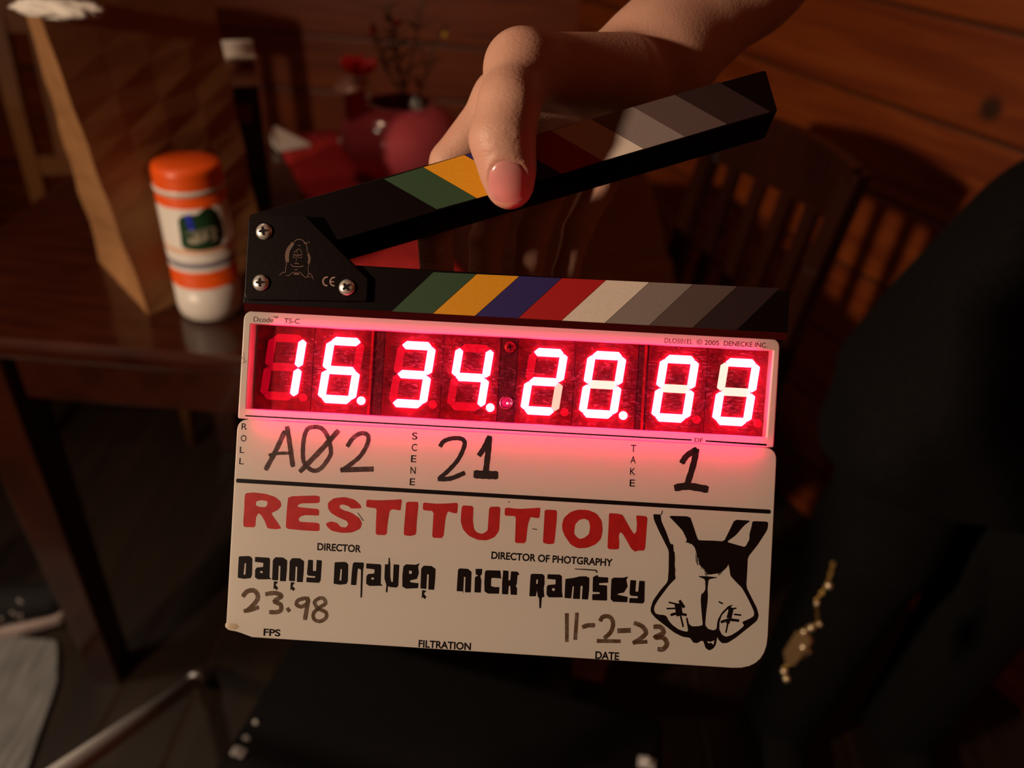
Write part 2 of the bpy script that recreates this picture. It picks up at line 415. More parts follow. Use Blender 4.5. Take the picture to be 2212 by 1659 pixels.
# green leaf-shaped label on the side towards the camera
def cyl_patch(name, outline, rad, m, parent, th0, zc):
    """closed outline in (arc metres, height metres) wrapped on a cylinder"""
    me = loops_mesh([outline], 0.0, 0); bm = bmesh.new(); bm.from_mesh(me); bpy.data.meshes.remove(me)
    for _ in range(3): bmesh.ops.subdivide_edges(bm, edges=bm.edges[:], cuts=1, use_grid_fill=True)
    bmesh.ops.triangulate(bm, faces=bm.faces[:])
    for v in bm.verts:
        th = th0+v.co.x/rad; v.co = Vector((rad*math.cos(th), rad*math.sin(th), zc+v.co.y))
    return bm_link(name, bm, m, parent, True)
to_cam = math.atan2(0-can.location.y, 0-can.location.x)+.12
leaf = [(-.0215, -.017), (-.020, .012), (-.016, .017), (-.002, .018), (.006, .024), (.012, .0235), (.018, .016), (.022, .004), (.022, -.012), (.016, -.021), (-.004, -.022), (-.018, -.020)]
leaf = [(x*1.25, y*1.15) for x, y in leaf]
cyl_patch('leaf_label', rpoly(leaf, .003), rr_+.0004, grn, can, to_cam, .128)
cyl_patch('label_text', rpoly([(-.020, -.015), (-.020, .002), (.017, .004), (.017, -.014)], .002), rr_+.0008, cream, can, to_cam, .127)
cyl_patch('label_highlight', rpoly([(-.014, -.004), (-.017, .018), (-.010, .020), (-.008, .0)], .001), rr_+.0007, mat('blue_leaf', (.03, .05, .6), .35), can, to_cam, .130)

# tall black bottle with white lid
bp_ = T(530, 436)
bot_ = tag(empty('black_carton', tuple(bp_), .5), 'tall black drink carton with white folded top, behind the orange-capped canister', 'carton')
blk = noisy(mat('black_print', rough=.5), (.004, .004, .005), (.008, .007, .008), 30)
bm = bmesh.new(); add_box(bm, (0, 0, .098), (.078, .066, .196), None, .004); bm_link('carton_body', bm, blk, bot_)
bm = bmesh.new()
b0 = [bm.verts.new((x*.039, y*.033, .196)) for x, y in ((-1, -1), (1, -1), (1, 1), (-1, 1))]
t0 = [bm.verts.new((x*.041, y*.004, .232)) for x, y in ((-1, -1), (1, -1), (1, 1), (-1, 1))]
bm.faces.new(b0[::-1]); bm.faces.new(t0)
for i in range(4): bm.faces.new((b0[i], b0[(i+1) % 4], t0[(i+1) % 4], t0[i]))
bm_link('carton_gable', bm, mat('brown_carton', (.22, .075, .03), .6), bot_)
bm = bmesh.new(); add_box(bm, (0, 0, .241), (.086, .013, .026), None, .003); add_box(bm, (0, .002, .232), (.086, .045, .006), None, .002)
bm_link('folded_top', bm, white, bot_)
box('red_label', (0.004, -.0345, .155), (.040, .001, .028), mat('dull_red_label', (.12, .008, .012), .6), bot_)

# pink vase with spout and flowers
vp = T(855, 412); vase = tag(empty('glass_vase', (vp.x, vp.y+.06, TZ+.010)), 'squat pink glazed vase with a short red spout and flower stems on the red runner', 'vase')
pinkg = noisy(mat('pink_glaze', rough=.16, coat=.6), (.42, .055, .07), (.58, .10, .12), 9)
redg = mat('red_glaze', (.5, .006, .008), .25, coat=.4)
lathe('bowl', [(.0, 0), (.055, 0), (.070, .006), (.098, .030), (.112, .062), (.106, .095), (.085, .118), (.060, .130), (.052, .130), (.080, .112), (.10, .09), (.106, .062), (.09, .03), (.05, .01), (0, .01)], pinkg, vase, 48)
lathe('base_ring', [(.0, -.0035), (.062, -.0035), (.066, .003), (.055, .006), (0, .006)], mat('cream_ceramic', (.7, .6, .42), .3), vase, 40)
bm = bmesh.new(); add_tube(bm, [(-.060, -.03, .100), (-.070, -.034, .125), (-.074, -.036, .150), (-.076, -.038, .160)], [.030, .021, .019, .030], 24)
bm_link('spout', bm, redg, vase, True)
bm = bmesh.new(); add_tube(bm, [(-.076, -.038, .160), (-.077, -.039, .164)], [.031, .030], 24)
bm_link('spout_rim', bm, mat('pale_rim', (.62, .36, .26), .3, coat=.3), vase, True)
fo = bmesh.new()
for k in range(7):
    a = k*.9; d = Vector((math.cos(a), math.sin(a), .5)).normalized(); c = Vector((-.062, -.035, .186))
    r = bmesh.ops.create_icosphere(fo, subdivisions=2, radius=1)
    for v in r['verts']:
        p = v.co; v.co = c+d*(p.x*.022+.014)+d.orthogonal().normalized()*p.y*.013+Vector((0, 0, 1))*p.z*.006
tag(bm_link('red_flower', fo, mat('red_petals', (.75, .01, .012), .5), None, True), 'small bright red flower resting on the spout of the pink vase', 'flower').location = vase.location
stem = mat('olive_stem', (.06, .055, .018), .5); leafm = noisy(mat('dark_leaf', rough=.5), (.012, .02, .008), (.03, .035, .012), 20)
yl = mat('yellow_bud', (.45, .26, .03), .5)
fl_ = empty('flower_sprig', vase.location)
tag(fl_, 'sprig of thin olive stems with dark leaves rising from the pink vase', 'flowers')
rnd = random.Random(7)
ends = [(.035, .02, .335), (-.02, .03, .30), (.075, .03, .24), (.0, -.01, .26), (-.05, .03, .235)]
for k, en in enumerate(ends):
    st = Vector((.0+.006*k, .0, .10)); en = Vector(en)
    pts_ = [st.lerp(en, t)+Vector((.012*math.sin(3*t+k), 0, 0))*t for t in [i/8 for i in range(9)]]
    tube('stem', pts_, .0016, stem, fl_, 8)
    bm = bmesh.new()
    for j in range(3, 9):
        for s_ in (-1, 1):
            p = pts_[j]; d = Vector((s_*rnd.uniform(.5, 1), rnd.uniform(-.6, .6), rnd.uniform(.1, .8))).normalized()*rnd.uniform(.018, .03)
            sd = d.cross(Vector((0, 0, 1))).normalized()*.007
            v = [bm.verts.new(q) for q in (p, p+d*.5+sd, p+d, p+d*.5-sd)]
            v2 = [bm.verts.new(q+Vector((0, 0, .0008))) for q in (p, p+d*.5+sd, p+d, p+d*.5-sd)]
            bm.faces.new(v); bm.faces.new(v2[::-1])
            for i in range(4): bm.faces.new((v[i], v[(i+1) % 4], v2[(i+1) % 4], v2[i]))
    bm_link('leaves', bm, leafm, fl_)
    bm = bmesh.new(); r = bmesh.ops.create_icosphere(bm, subdivisions=2, radius=.006 if k else .0075)
    bmesh.ops.translate(bm, vec=en, verts=bm.verts); bm_link('bud', bm, yl if k in (0, 2) else redg, fl_, True)
glassy = mat('clear_glass', (.85, .95, .95), .05, spec=1.0, trans=.9)
bm = bmesh.new(); bmesh.ops.create_icosphere(bm, subdivisions=3, radius=.011)
ob = tag(bm_link('glass_bead', bm, glassy, None, True), 'clear glass bead ornament lying against the right rim of the pink vase', 'ornament'); ob.location = vase.location+Vector((.035, -.045, .141))

# ------------------------------------------------------------------ chairs
def chair(loc, rz, label, m, group, wide=1.0):
    t = tag(empty('dining_chair', loc, rz), label, 'chair', group); t.scale = (wide, 1, 1)
    bm = bmesh.new(); add_box(bm, (0, -.03, .448), (.42, .41, .03), None, .008); bm_link('seat', bm, m, t)
    for x in (-1, 1):
        bm = bmesh.new(); add_tube(bm, [(x*.175, -.19, 0), (x*.185, -.20, .433)], [.015, .020], 10); bm_link('leg', bm, m, t, True)
        bm = bmesh.new()
        prev = None
        for (y, z) in ((.20, 0), (.185, .25), (.185, .46), (.20, .70), (.235, .93)):
            r4 = [bm.verts.new((x*.195+dx*.019, y+dy*.014, z)) for dx, dy in ((-1, -1), (1, -1), (1, 1), (-1, 1))]
            if prev:
                for i in range(4): bm.faces.new((prev[i], prev[(i+1) % 4], r4[(i+1) % 4], r4[i]))
            else: bm.faces.new(r4[::-1])
            prev = r4
        bm.faces.new(prev); bm_link('leg', bm, m, t)
    for nm, z, y, h in (('top_rail', .895, .228, .085), ('lower_rail', .56, .190, .045)):
        bm = bmesh.new(); n_ = 8; fr = []
        for i in range(n_+1):
            x = -.2+.4*i/n_; cv = .018*(1-(x/.2)**2); up = (.012*(1-(x/.2)**2) if nm == 'top_rail' else 0)
            fr.append([bm.verts.new(p) for p in ((x, y+cv-.011, z-h/2), (x, y+cv+.011, z-h/2), (x, y+cv+.011, z+h/2+up), (x, y+cv-.011, z+h/2+up))])
        for a_, b_ in zip(fr, fr[1:]):
            for i in range(4): bm.faces.new((a_[i], a_[(i+1) % 4], b_[(i+1) % 4], b_[i]))
        bm.faces.new(fr[0]); bm.faces.new(fr[-1][::-1]); bm_link(nm, bm, m, t)
    for k in range(4):
        x = -.12+.08*k; cv = .018*(1-(x/.2)**2)
        bm = bmesh.new()
        a_ = [bm.verts.new((x+dx*.016, .190+cv+dy*.006, .58)) for dx, dy in ((-1, -1), (1, -1), (1, 1), (-1, 1))]
        b_ = [bm.verts.new((x+dx*.016, .222+cv+dy*.006, .86)) for dx, dy in ((-1, -1), (1, -1), (1, 1), (-1, 1))]
        bm.faces.new(a_[::-1]); bm.faces.new(b_)
        for i in range(4): bm.faces.new((a_[i], a_[(i+1) % 4], b_[(i+1) % 4], b_[i]))
        bm_link('back_slat', bm, m, t)
    for x in (-1, 1):
        bm = bmesh.new(); add_tube(bm, [(x*.182, -.19, .2), (x*.19, .19, .2)], .010, 8); bm_link('stretcher', bm, m, t, True)
    return t
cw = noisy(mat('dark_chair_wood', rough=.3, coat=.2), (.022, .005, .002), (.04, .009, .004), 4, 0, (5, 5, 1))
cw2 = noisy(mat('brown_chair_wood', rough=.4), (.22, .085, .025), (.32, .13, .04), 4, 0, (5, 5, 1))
# right chair: local +y is its back; back right top corner seen at (1885, 370)
ctr = at_height(1872, 378, .93)
rz = math.atan2(.835*-1, -.55*-1)
bx = Vector((.50, -.866, 0)).normalized()      # along the backrest, towards the camera's right
by = Vector((0, 0, 1)).cross(bx)               # local +y, towards the wall
o_ = ctr-bx*.214*.74-by*.235; o_.z = 0
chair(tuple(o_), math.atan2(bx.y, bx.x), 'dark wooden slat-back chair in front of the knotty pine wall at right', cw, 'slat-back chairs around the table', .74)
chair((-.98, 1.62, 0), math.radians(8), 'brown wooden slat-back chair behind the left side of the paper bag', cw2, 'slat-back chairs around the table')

# ------------------------------------------------------------------ floor things lower left
rugm = noisy(mat('pale_grey_rug', rough=.9), (.15, .15, .145), (.31, .31, .30), 8, .8, (14, 1.6, 1))
fp = [at_height(-500, 1330, 0), at_height(128, 1392, 0), at_height(128, 1480, 0), at_height(20, 1800, 0), at_height(-700, 1800, 0)]
me = loops_mesh([rpoly([(p.x, p.y) for p in fp], .02)], .005, .006, .002)
tag(link('rug', me, rugm), 'pale grey streaky rug on the floor in the lower left corner', 'rug')
shoe_p = at_height(-10, 1352, 0)
boot = tag(empty('ankle_boot', (shoe_p.x, shoe_p.y, .011), math.radians(20)), 'black sequinned ankle boot with a pale sole at the left edge beside the rug', 'boot')
def boot_sdf(P):
    d = cap(P, (-.06, 0, .05), (.10, 0, .035), .045, .036, (0, 0, 1), .85)
    d = smin(d, cap(P, (-.07, 0, .06), (-.075, 0, .20), .042, .050), .03)
    d = np.maximum(d, .012-P[:, 2]); d = np.maximum(d, P[:, 2]-.205)
    return d
V, Q = implicit(boot_sdf, (-.15, -.08, -.02), (.18, .08, .24), .006)
link('upper', mesh_from(V, Q), noisy(mat('black_suede', rough=.8), (.004, .004, .004), (.01, .009, .009), 30), boot)
outl = [(-.115, -.03), (-.05, -.042), (.05, -.046), (.12, -.036), (.148, 0), (.12, .036), (.05, .046), (-.05, .042), (-.115, .03)]
link('sole', loops_mesh([rpoly(outl, .015)], .009, .011, .002), mat('pale_sole', (.62, .5, .46), .4), boot)
seq = mat('sequin_metal', (.8, .70, .68), .3, .4); rnd = random.Random(2)
bm = bmesh.new()
for k in range(70):
    a = rnd.uniform(-1.9, -.2); z = rnd.uniform(.03, .15); r = .05
    c = Vector((-.03+rnd.uniform(-.05, .10), -.0, z)); P = np.array([[c.x, -.09, c.z]])
    for _ in range(30):
        dd = boot_sdf(P)[0]
        if abs(dd) < .0005: break
        P[0, 1] += dd*.8
    if abs(dd) > .001: continue
    s_ = rnd.uniform(.0022, .0036)
    r_ = bmesh.ops.create_uvsphere(bm, u_segments=6, v_segments=4, radius=s_); bmesh.ops.translate(bm, vec=(P[0, 0], P[0, 1]-.001, P[0, 2]), verts=r_['verts'])
so = bm_link('sequins', bm, seq, boot, True); so['kind'] = 'stuff'

# light stand: one leg reaches into the frame
chrome = mat('satin_chrome', (.72, .71, .68), .35, .1)
foot = at_height(436, 1462, .02); up_ = at_depth(150, 1659, .83)
hub = up_+(up_-foot)*.55
st = tag(empty('light_stand', (hub.x, hub.y, 0)), 'silver tubular leg of a light stand slanting in at the bottom left', 'light stand')
O_ = Vector((hub.x, hub.y, 0))
tube('leg', [foot-O_+Vector((0, 0, .0)), hub-O_], .0125, chrome, st, 20)
dr = (hub-foot).normalized()
tube('foot_collar', [foot-O_-dr*.008, foot-O_+dr*.052, foot-O_+dr*.056], [.016, .0175, .0135], noisy(mat('brushed_collar', rough=.35, metal=1.0), (.5, .5, .5), (.85, .83, .8), 60), st, 20)
tube('rubber_tip', [foot-O_-dr*.022, foot-O_-dr*.008], [.008, .012], mat('brass_tip', (.25, .17, .05), .4, .8), st, 16)
for a in (2.2, 4.2):
    tube('leg', [Vector((hub.x, hub.y, hub.z))-O_, Vector((math.cos(a)*.5, math.sin(a)*.5, .015))], .0125, chrome, st, 16)
tube('column', [(0, 0, hub.z-.12), (0, 0, 1.02)], .015, chrome, st, 20)
lathe('hub', [(0, hub.z-.05), (.03, hub.z-.05), (.033, hub.z+.03), (0, hub.z+.03)], mat('black_hub', (.01, .01, .01), .5), st, 24)

# black equipment case low in the frame
case_m = noisy(mat('black_case', rough=.7, spec=.2), (.0015, .001, .001), (.003, .002, .002), 60)
cp_ = at_height(760, 1640, .24)
case = tag(empty('equipment_case', (cp_.x+.12, cp_.y-.02, 0), math.radians(-12)), 'black equipment case with small chrome latches on the floor below the clapperboard', 'case')
bm = bmesh.new(); add_box(bm, (0, 0, .09), (.58, .36, .18), None, .012); bm_link('case_body', bm, case_m, case)
bm = bmesh.new(); add_box(bm, (0, 0, .213), (.58, .36, .058), None, .012); bm_link('lid', bm, case_m, case)
mi_ = case.matrix_basis.inverted()
for px, py, s_ in ((478, 1612, .013), (524, 1592, .007), (428, 1522, .005), (1430, 1656, .016)):
    p = mi_ @ at_height(px, py, .246)
    p.x = max(-.27, min(.27, p.x)); p.y = max(-.16, min(.16, p.y))
    bm = bmesh.new(); add_box(bm, (p.x, p.y, .2445), (s_*1.5, s_, .005), None, .002)
    r_ = bmesh.ops.create_uvsphere(bm, u_segments=12, v_segments=8, radius=s_*.5); bmesh.ops.translate(bm, vec=(p.x, p.y, .247), verts=r_['verts'])
    bm_link('latch', bm, chrome, case, True)

# ------------------------------------------------------------------ clapperboard
class Plane:
    """a flat face in the scene; hit() gives the place on it (u, v, in metres) that is seen at a point of the photo"""
    def __init__(s, org, u, n):
        s.o = Vector(org); s.n = Vector(n).normalized(); u = Vector(u); s.u = (u-s.n*u.dot(s.n)).normalized(); s.v = s.n.cross(s.u)
        s.m = Matrix.Identity(4)
        for i in range(3): s.m[i][0] = s.u[i]; s.m[i][1] = s.v[i]; s.m[i][2] = s.n[i]; s.m[i][3] = s.o[i]
    def hit(s, px, py, z=0.0):
        w = Vector(wray(px, py)); c = Vector(C0); t = (s.o+s.n*z-c).dot(s.n)/w.dot(s.n); p = c+w*t-s.o
        return Vector((p.dot(s.u), p.dot(s.v), z))
nw = Vector(R @ (np.array([-.025, .010, -1.0])))
s0 = at_depth(1090, 1060, .337)
_pl = Plane(s0, (1, 0, 0), nw); a_ = _pl.hit(512, 1038); b_ = _pl.hit(1663, 1106)
SP = Plane(s0, _pl.m.to_3x3() @ (b_-a_), nw)
S = SP.hit
slate = tag(empty('clapperboard', s0), 'white digital clapperboard with glowing red timecode, held open in the air by the hand', 'clapperboard')
slate.matrix_world = SP.m
def S2(px, py, z=0.0): v = S(px, py, z); return (v.x, v.y)
def slab(name, pxs, rad, z0, z1, m, parent=slate, bev=0.0, ref=None, holes=()):
    ref = z1 if ref is None else ref
    lp = [rpoly([S2(x, y, ref) for x, y in pxs], rad)]
    for h_, hr in holes: lp.append(rpoly([S2(x, y, ref) for x, y in h_], hr))
    me = loops_mesh(lp, max((z1-z0)/2-bev, 0), (z0+z1)/2, bev)
    return link(name, me, m, parent)
MM = .001
# translucent white plastic: the added glow strips shine through it
def glow_plastic(name, col, tr):
    m = mat(name, col, .38); out = m.node_tree.nodes['Material Output']
    t = N(m, 'ShaderNodeBsdfTranslucent'); t.inputs['Color'].default_value = (.9, .8, .75, 1)
    mx = N(m, 'ShaderNodeMixShader'); mx.inputs[0].default_value = tr
    L(m, BS(m), 'BSDF', mx, 1); L(m, t, 'BSDF', mx, 2); L(m, mx, 0, out, 'Surface')
    return m
board_m = glow_plastic('writing_board_plastic', (.74, .70, .62), .33)
shell_m = glow_plastic('housing_plastic', (.66, .60, .53), .25)
back_m = mat('housing_back_plastic', (.5, .45, .4), .45)
blackp = mat('black_anodised', (.0035, .0008, .0008), .45, 0.0, spec=.16)
ink = mat('black_ink', (.006, .002, .002), .5, spec=.2)
slab('housing_back', [(532, 676), (1682, 737), (1657, 1434), (494, 1366)], [.004, .004, .012, .004], -26*MM, -8.5*MM, back_m, bev=.0012, ref=0)
OPEN = [(542, 699), (1671, 757), (1656, 945), (532, 883)]
slab('display_bezel', [(527, 671), (1686, 732), (1672, 967), (513, 904)], [.0042, .0042, .001, .001], -7.8*MM, 0, shell_m, bev=.0006, holes=[(OPEN, .0004)])
slab('writing_board', [(513, 905), (1679, 968), (1656, 1448), (545, 1377), (518, 1367), (500, 1362), (488, 1356)], [.0052, .0056, .0145, .003, .002, .003, .002], -1.6*MM, .8*MM, board_m, bev=.0004)
# broken corner chip
bm = bmesh.new(); bmesh.ops.create_icosphere(bm, subdivisions=2, radius=1)
c_ = S(506, 1352, .1*MM)
for v in bm.verts: v.co = Vector((v.co.x*.0042, v.co.y*.0024, v.co.z*.0009))+c_
bm_link('chipped_corner', bm, mat('chipped_plastic', (.42, .33, .22), .8), slate, True)

# LED display
dark_red = noisy(mat('display_face', rough=.42), (.10, .0012, .004), (.26, .003, .010), 260, .15)
DZ = -6.6*MM
FACE = -6.6*MM
led_on = mat('lit_led', (.9, .2, .2), .4, emis=(1.0, .058, .17), estr=44.0)
led_warm = mat('half_lit_led', (.9, .5, .4), .4, emis=(.6, 1.0, .75), estr=1.9)
led_half = mat('fading_led', (.9, .3, .3), .4, emis=(.75, 1.0, .68), estr=1.3)
led_off = mat('unlit_led_glow', (.45, .006, .03), .5, emis=(1.0, .0, .06), estr=.26)  # weak emission stands in for red light scattered from lit neighbours
mods = [(553, 676), (676, 801), (828, 955), (955, 1078), (1116, 1240), (1240, 1376), (1398, 1525), (1525, 1655)]
cent = [(612, 793), (737.4, 800.3), (890.7, 809.3), (1016, 815.4), (1175.2, 824.7), (1301.4, 831.3), (1458.2, 839.7), (1589.6, 847)]
dots = [(654.7, 858.6), (780.3, 865.6), (935, 874), (1059, 880.5), (1219.5, 890.4), (1346, 897.6), (1504.8, 906.3), (1637, 914.4)]
A_, B_, C_, D_, E_ = 'lit', 'off', 'warm', 'half', ''
state = [dict(a=B_, b=A_, c=A_, d=B_, e=B_, f=B_, g=B_, p=B_), dict(a=A_, b=B_, c=A_, d=A_, e=A_, f=A_, g=A_, p=A_),
         dict(a=A_, b=A_, c=A_, d=A_, e=B_, f=B_, g=A_, p=B_), dict(a=B_, b=A_, c=A_, d=B_, e=B_, f=A_, g=A_, p=A_),
         dict(a=A_, b=A_, c=D_, d=A_, e=A_, f=B_, g=A_, p=B_), dict(a=A_, b=A_, c=A_, d=A_, e=A_, f=A_, g=C_, p=A_),
         dict(a=A_, b=A_, c=A_, d=A_, e=A_, f=A_, g=C_, p=B_), dict(a=A_, b=A_, c=A_, d=A_, e=A_, f=C_, g=C_, p=B_)]
ms_ = {'lit': led_on, 'off': led_off, 'warm': led_warm, 'half': led_half}
PX = .0002035            # metres per photo pixel on the display
def seg_shapes():
    W2, H2, t, g = 33.5, 64.0, 9.0, 1.0      # half width / half height of the bar centre lines, half thickness, half gap
    def hbar(y, cut=1.0): return [(-W2+g, y), (-W2+t*cut+g, y+t), (W2-t*cut-g, y+t), (W2-g, y), (W2-t*cut-g, y-t), (-W2+t*cut+g, y-t)]
    def vbar(x, y0, y1, s): 
        w = t*.95
        return [(x, y1-g), (x+w, y1-t*.7-g), (x+w, y0+t*.7+g), (x, y0+g), (x-w, y0+t*.7+g), (x-w, y1-t*.7-g)]
    return dict(a=hbar(H2), g=hbar(0), d=hbar(-H2), f=vbar(-W2, 0, H2, 1), b=vbar(W2, 0, H2, 1), e=vbar(-W2, -H2, 0, 1), c=vbar(W2, -H2, 0, 1))
SH = seg_shapes(); SHEAR = .108
topL, topR, botL, botR = (553, 700), (1659, 757), (543, 884), (1648, 945)
def edge(px, t):   # a point on the display face under photo column px; t=0 top edge, 1 bottom edge
    y = (700+(px-553)*(757-700)/(1659-553))*(1-t) + (884+(px-543)*(945-884)/(1648-543))*t
    return (px-t*11, y)
for k, (x0, x1) in enumerate(mods):
    x0 += 5; x1 += 5
    mo = slab('digit_module', [edge(x0+.8, -.03), edge(x1-.8, -.03), edge(x1-.8, 1.04), edge(x0+.8, 1.04)], .0002, -8.4*MM, FACE, dark_red, ref=FACE)
    c = S(*cent[k], FACE)
    for s_, shp in SH.items():
        st_ = state[k][s_]
        pts_ = [(c.x+(x+y*SHEAR)*PX, c.y+y*PX) for x, y in shp]
        seg = link('segment', loops_mesh([rpoly(pts_, .00035, 3)], (.5 if st_ == 'lit' else .12)*MM/2*2*.5, FACE+(.25 if st_ == 'lit' else .08)*MM), ms_[st_], mo)
        if st_ != 'lit': seg['label'] = {'off': 'unlit segment with weak painted red glow', 'warm': 'pale dimmer lit segment', 'half': 'half lit fading segment'}[st_]
    d = S(*dots[k], FACE); n_ = 20; st_ = state[k]['p']
    r_ = 9.3*PX
    dp = link('decimal_point', loops_mesh([[(d.x+r_*math.cos(2*math.pi*i/n_), d.y+r_*math.sin(2*math.pi*i/n_)) for i in range(n_)]], (.25 if st_ == 'lit' else .06)*MM, FACE+(.25 if st_ == 'lit' else .07)*MM), ms_[st_], mo)
# filler strips between the modules
strip_m = noisy(mat('circuit_strip', rough=.6), (.04, .003, .006), (.10, .006, .014), 300, .3)
for x0, x1 in ((801, 828), (1078, 1116), (1376, 1398)):
    sp_ = slab('circuit_strip', [edge(x0+6, -.03), edge(x1+4, -.03), edge(x1+4, 1.04), edge(x0+6, 1.04)], .0001, -8.4*MM, FACE-.35*MM, strip_m, ref=FACE)
for x0 in (803, 1393):   # bright edge lines of the module frames
    slab('module_frame', [edge(x0+1, -.03), edge(x0+6, -.03), edge(x0+6, 1.04), edge(x0+1, 1.04)], .0001, -8.4*MM, FACE+.5*MM, mat('red_frame', (.5, .02, .03), .4), ref=FACE)
# round indicator lamp and screw in the centre strip
cL = S(1093, 870, FACE+1.5*MM)
lamp = lathe('indicator_lamp', [(.0028, -1.6*MM), (.0028, 0), (.0024, .25*MM), (.0020, 0), (.0020, -.9*MM)], mat('chrome_ring', (.9, .8, .85), .15, 1.0), slate, 28, (cL.x, cL.y, cL.z))
lathe('lens', [(.0020, -.9*MM), (.0018, -.3*MM), (.001, .1*MM), (0, .2*MM)], mat('magenta_lens', (.5, .02, .2), .15, emis=(.8, .02, .25), estr=.45), lamp, 24, (cL.x, cL.y, cL.z))
lathe('glint', [(.0006, 0), (.0005, .12*MM), (0, .15*MM)], mat('lens_glint', (1, .8, .85), .3, emis=(1, .75, .85), estr=1.6), lamp, 14, (cL.x+.0006, cL.y-.0002, cL.z+.1*MM))  # small glowing dome painted as a highlight on the lens
cS = S(1102, 749, FACE)
scr = lathe('strip_screw', [(.0026, -.3*MM), (.0026, .3*MM), (.0020, .7*MM), (0, .8*MM)], mat('red_tinted_screw', (.30, .02, .03), .35, .3), slate, 24, (cS.x, cS.y, cS.z))
bm = bmesh.new()
for a in (.3, .3+math.pi/2): add_box(bm, (0, 0, 0), (.0026, .0006, .0002), Matrix.Rotation(a, 3, 'Z'))
bmesh.ops.translate(bm, vec=(cS.x, cS.y, cS.z+.85*MM), verts=bm.verts); bm_link('cross_slot', bm, blackp, scr)
# clear scratched cover
cov = bpy.data.materials.new('clear_cover'); cov.use_nodes = True; nt = cov.node_tree; nt.nodes.remove(nt.nodes['Principled BSDF'])
out = nt.nodes['Material Output']
tr = N(cov, 'ShaderNodeBsdfTransparent'); tr.inputs['Color'].default_value = (1, .68, .70, 1); gl = N(cov, 'ShaderNodeBsdfGlossy', Roughness=.12); tl = N(cov, 'ShaderNodeBsdfTranslucent'); tl.inputs['Color'].default_value = (1, .9, .9, 1)
tc = N(cov, 'ShaderNodeTexCoord'); mp = N(cov, 'ShaderNodeMapping'); mp.inputs['Scale'].default_value = (500, 1500, 500); mp.inputs['Rotation'].default_value = (0, 0, .25)
L(cov, tc, 'Object', mp, 'Vector'); nn = N(cov, 'ShaderNodeTexNoise', Scale=1.0, Detail=5); L(cov, mp, 'Vector', nn, 'Vector')
mr = N(cov, 'ShaderNodeMapRange'); L(cov, nn, 'Fac', mr, 'Value'); mr.inputs['From Min'].default_value = .52; mr.inputs['From Max'].default_value = .80; mr.inputs['To Min'].default_value = .004; mr.inputs['To Max'].default_value = .05
m1 = N(cov, 'ShaderNodeMixShader'); L(cov, mr, 0, m1, 0); L(cov, tr, 0, m1, 1); L(cov, tl, 0, m1, 2)
m2 = N(cov, 'ShaderNodeMixShader'); m2.inputs[0].default_value = .006; L(cov, m1, 0, m2, 1); L(cov, gl, 0, m2, 2); L(cov, m2, 0, out, 'Surface')
slab('clear_cover', [(543, 700), (1670, 758), (1655, 944), (533, 882)], .0003, -1.6*MM, -1.5*MM, cov)
# glowing strips added inside the housing to make the pink bands on the plastic
strip_glow = mat('added_glow_strip', (.8, .05, .05), .5, emis=(1.0, .0, .15), estr=36.0)
slab('added_glow_strip', [(560, 908), (1640, 969), (1640, 976), (560, 915)], .0004, -4.0*MM, -2.7*MM, strip_glow, ref=-2.7*MM)
strip_glow2 = mat('added_edge_glow', (.8, .05, .05), .5, emis=(1.0, .0, .16), estr=17.0)
slab('added_glow_strip', [(590, 695), (1640, 750), (1640, 753.5), (590, 698.5)], .0002, -2.0*MM, -1.2*MM, mat('added_dim_glow', (.8, .05, .05), .5, emis=(1.0, .0, .16), estr=14.0), ref=-1.2*MM)
slab('added_glow_strip', [(548, 888), (1648, 949), (1648, 955), (548, 894)], .0003, -3.6*MM, -2.6*MM, strip_glow2, ref=-2.6*MM)

# printed lines and labels ------------------------------------------------------
BZ = .8*MM; IT = .03*MM
def inkslab(name, pxs, rad, m=ink, z=BZ, parent=slate, t=IT):
    return slab(name, pxs, rad, z, z+t, m, parent, ref=z)
inkslab('divider_line', [(510, 1033.5), (1665, 1101), (1665, 1110), (510, 1042.5)], .0008)
inkslab('frame_line', [(530, 896.5), (1494, 949), (1494, 952), (530, 899.5)], 0, z=.02*MM)
inkslab('frame_line', [(1524, 951), (1656, 959), (1656, 963), (1524, 954)], 0, z=.02*MM)
def text(name, s, pl, pr, cap_, m=ink, bold=0.0, z=BZ, parent=slate, P=None):
    P = P or S
    cu = bpy.data.curves.new('t', 'FONT'); cu.body = s; cu.size = 1.0; cu.offset = bold; cu.extrude = 0.0
    o = bpy.data.objects.new('t', cu); COL.objects.link(o)
    me = bpy.data.meshes.new_from_object(o.evaluated_get(bpy.context.evaluated_depsgraph_get()))
    bpy.data.objects.remove(o); bpy.data.curves.remove(cu)
    co = np.zeros(len(me.vertices)*3); me.vertices.foreach_get('co', co); co = co.reshape(-1, 3)
    x0, x1 = co[:, 0].min(), co[:, 0].max()
    l, r = P(*pl, z), P(*pr, z); d = (r-l); sx = d.length/(x1-x0); ang = math.atan2(d.y, d.x)
    sy = cap_*.0002017/.72
    x = (co[:, 0]-x0)*sx; y = co[:, 1]*sy
    co2 = np.stack([l.x+x*math.cos(ang)-y*math.sin(ang), l.y+x*math.sin(ang)+y*math.cos(ang), np.full(len(x), z+IT)], 1)
    me.vertices.foreach_set('co', co2.ravel()); me.update()
    return link(name, me, m, parent)
text('printed_label', 'DIRECTOR', (685.2, 1188), (779.7, 1193), 15.5, bold=.03)
text('printed_label', 'DIRECTOR OF PHOTGRAPHY', (1061, 1206.5), (1323, 1223), 15.5, bold=.03)
text('printed_label', 'FPS', (568.9, 1372.5), (605.5, 1374.5), 15, bold=.03)
text('printed_label', 'FILTRATION', (903.8, 1397.5), (1017, 1404), 15.5, bold=.03)
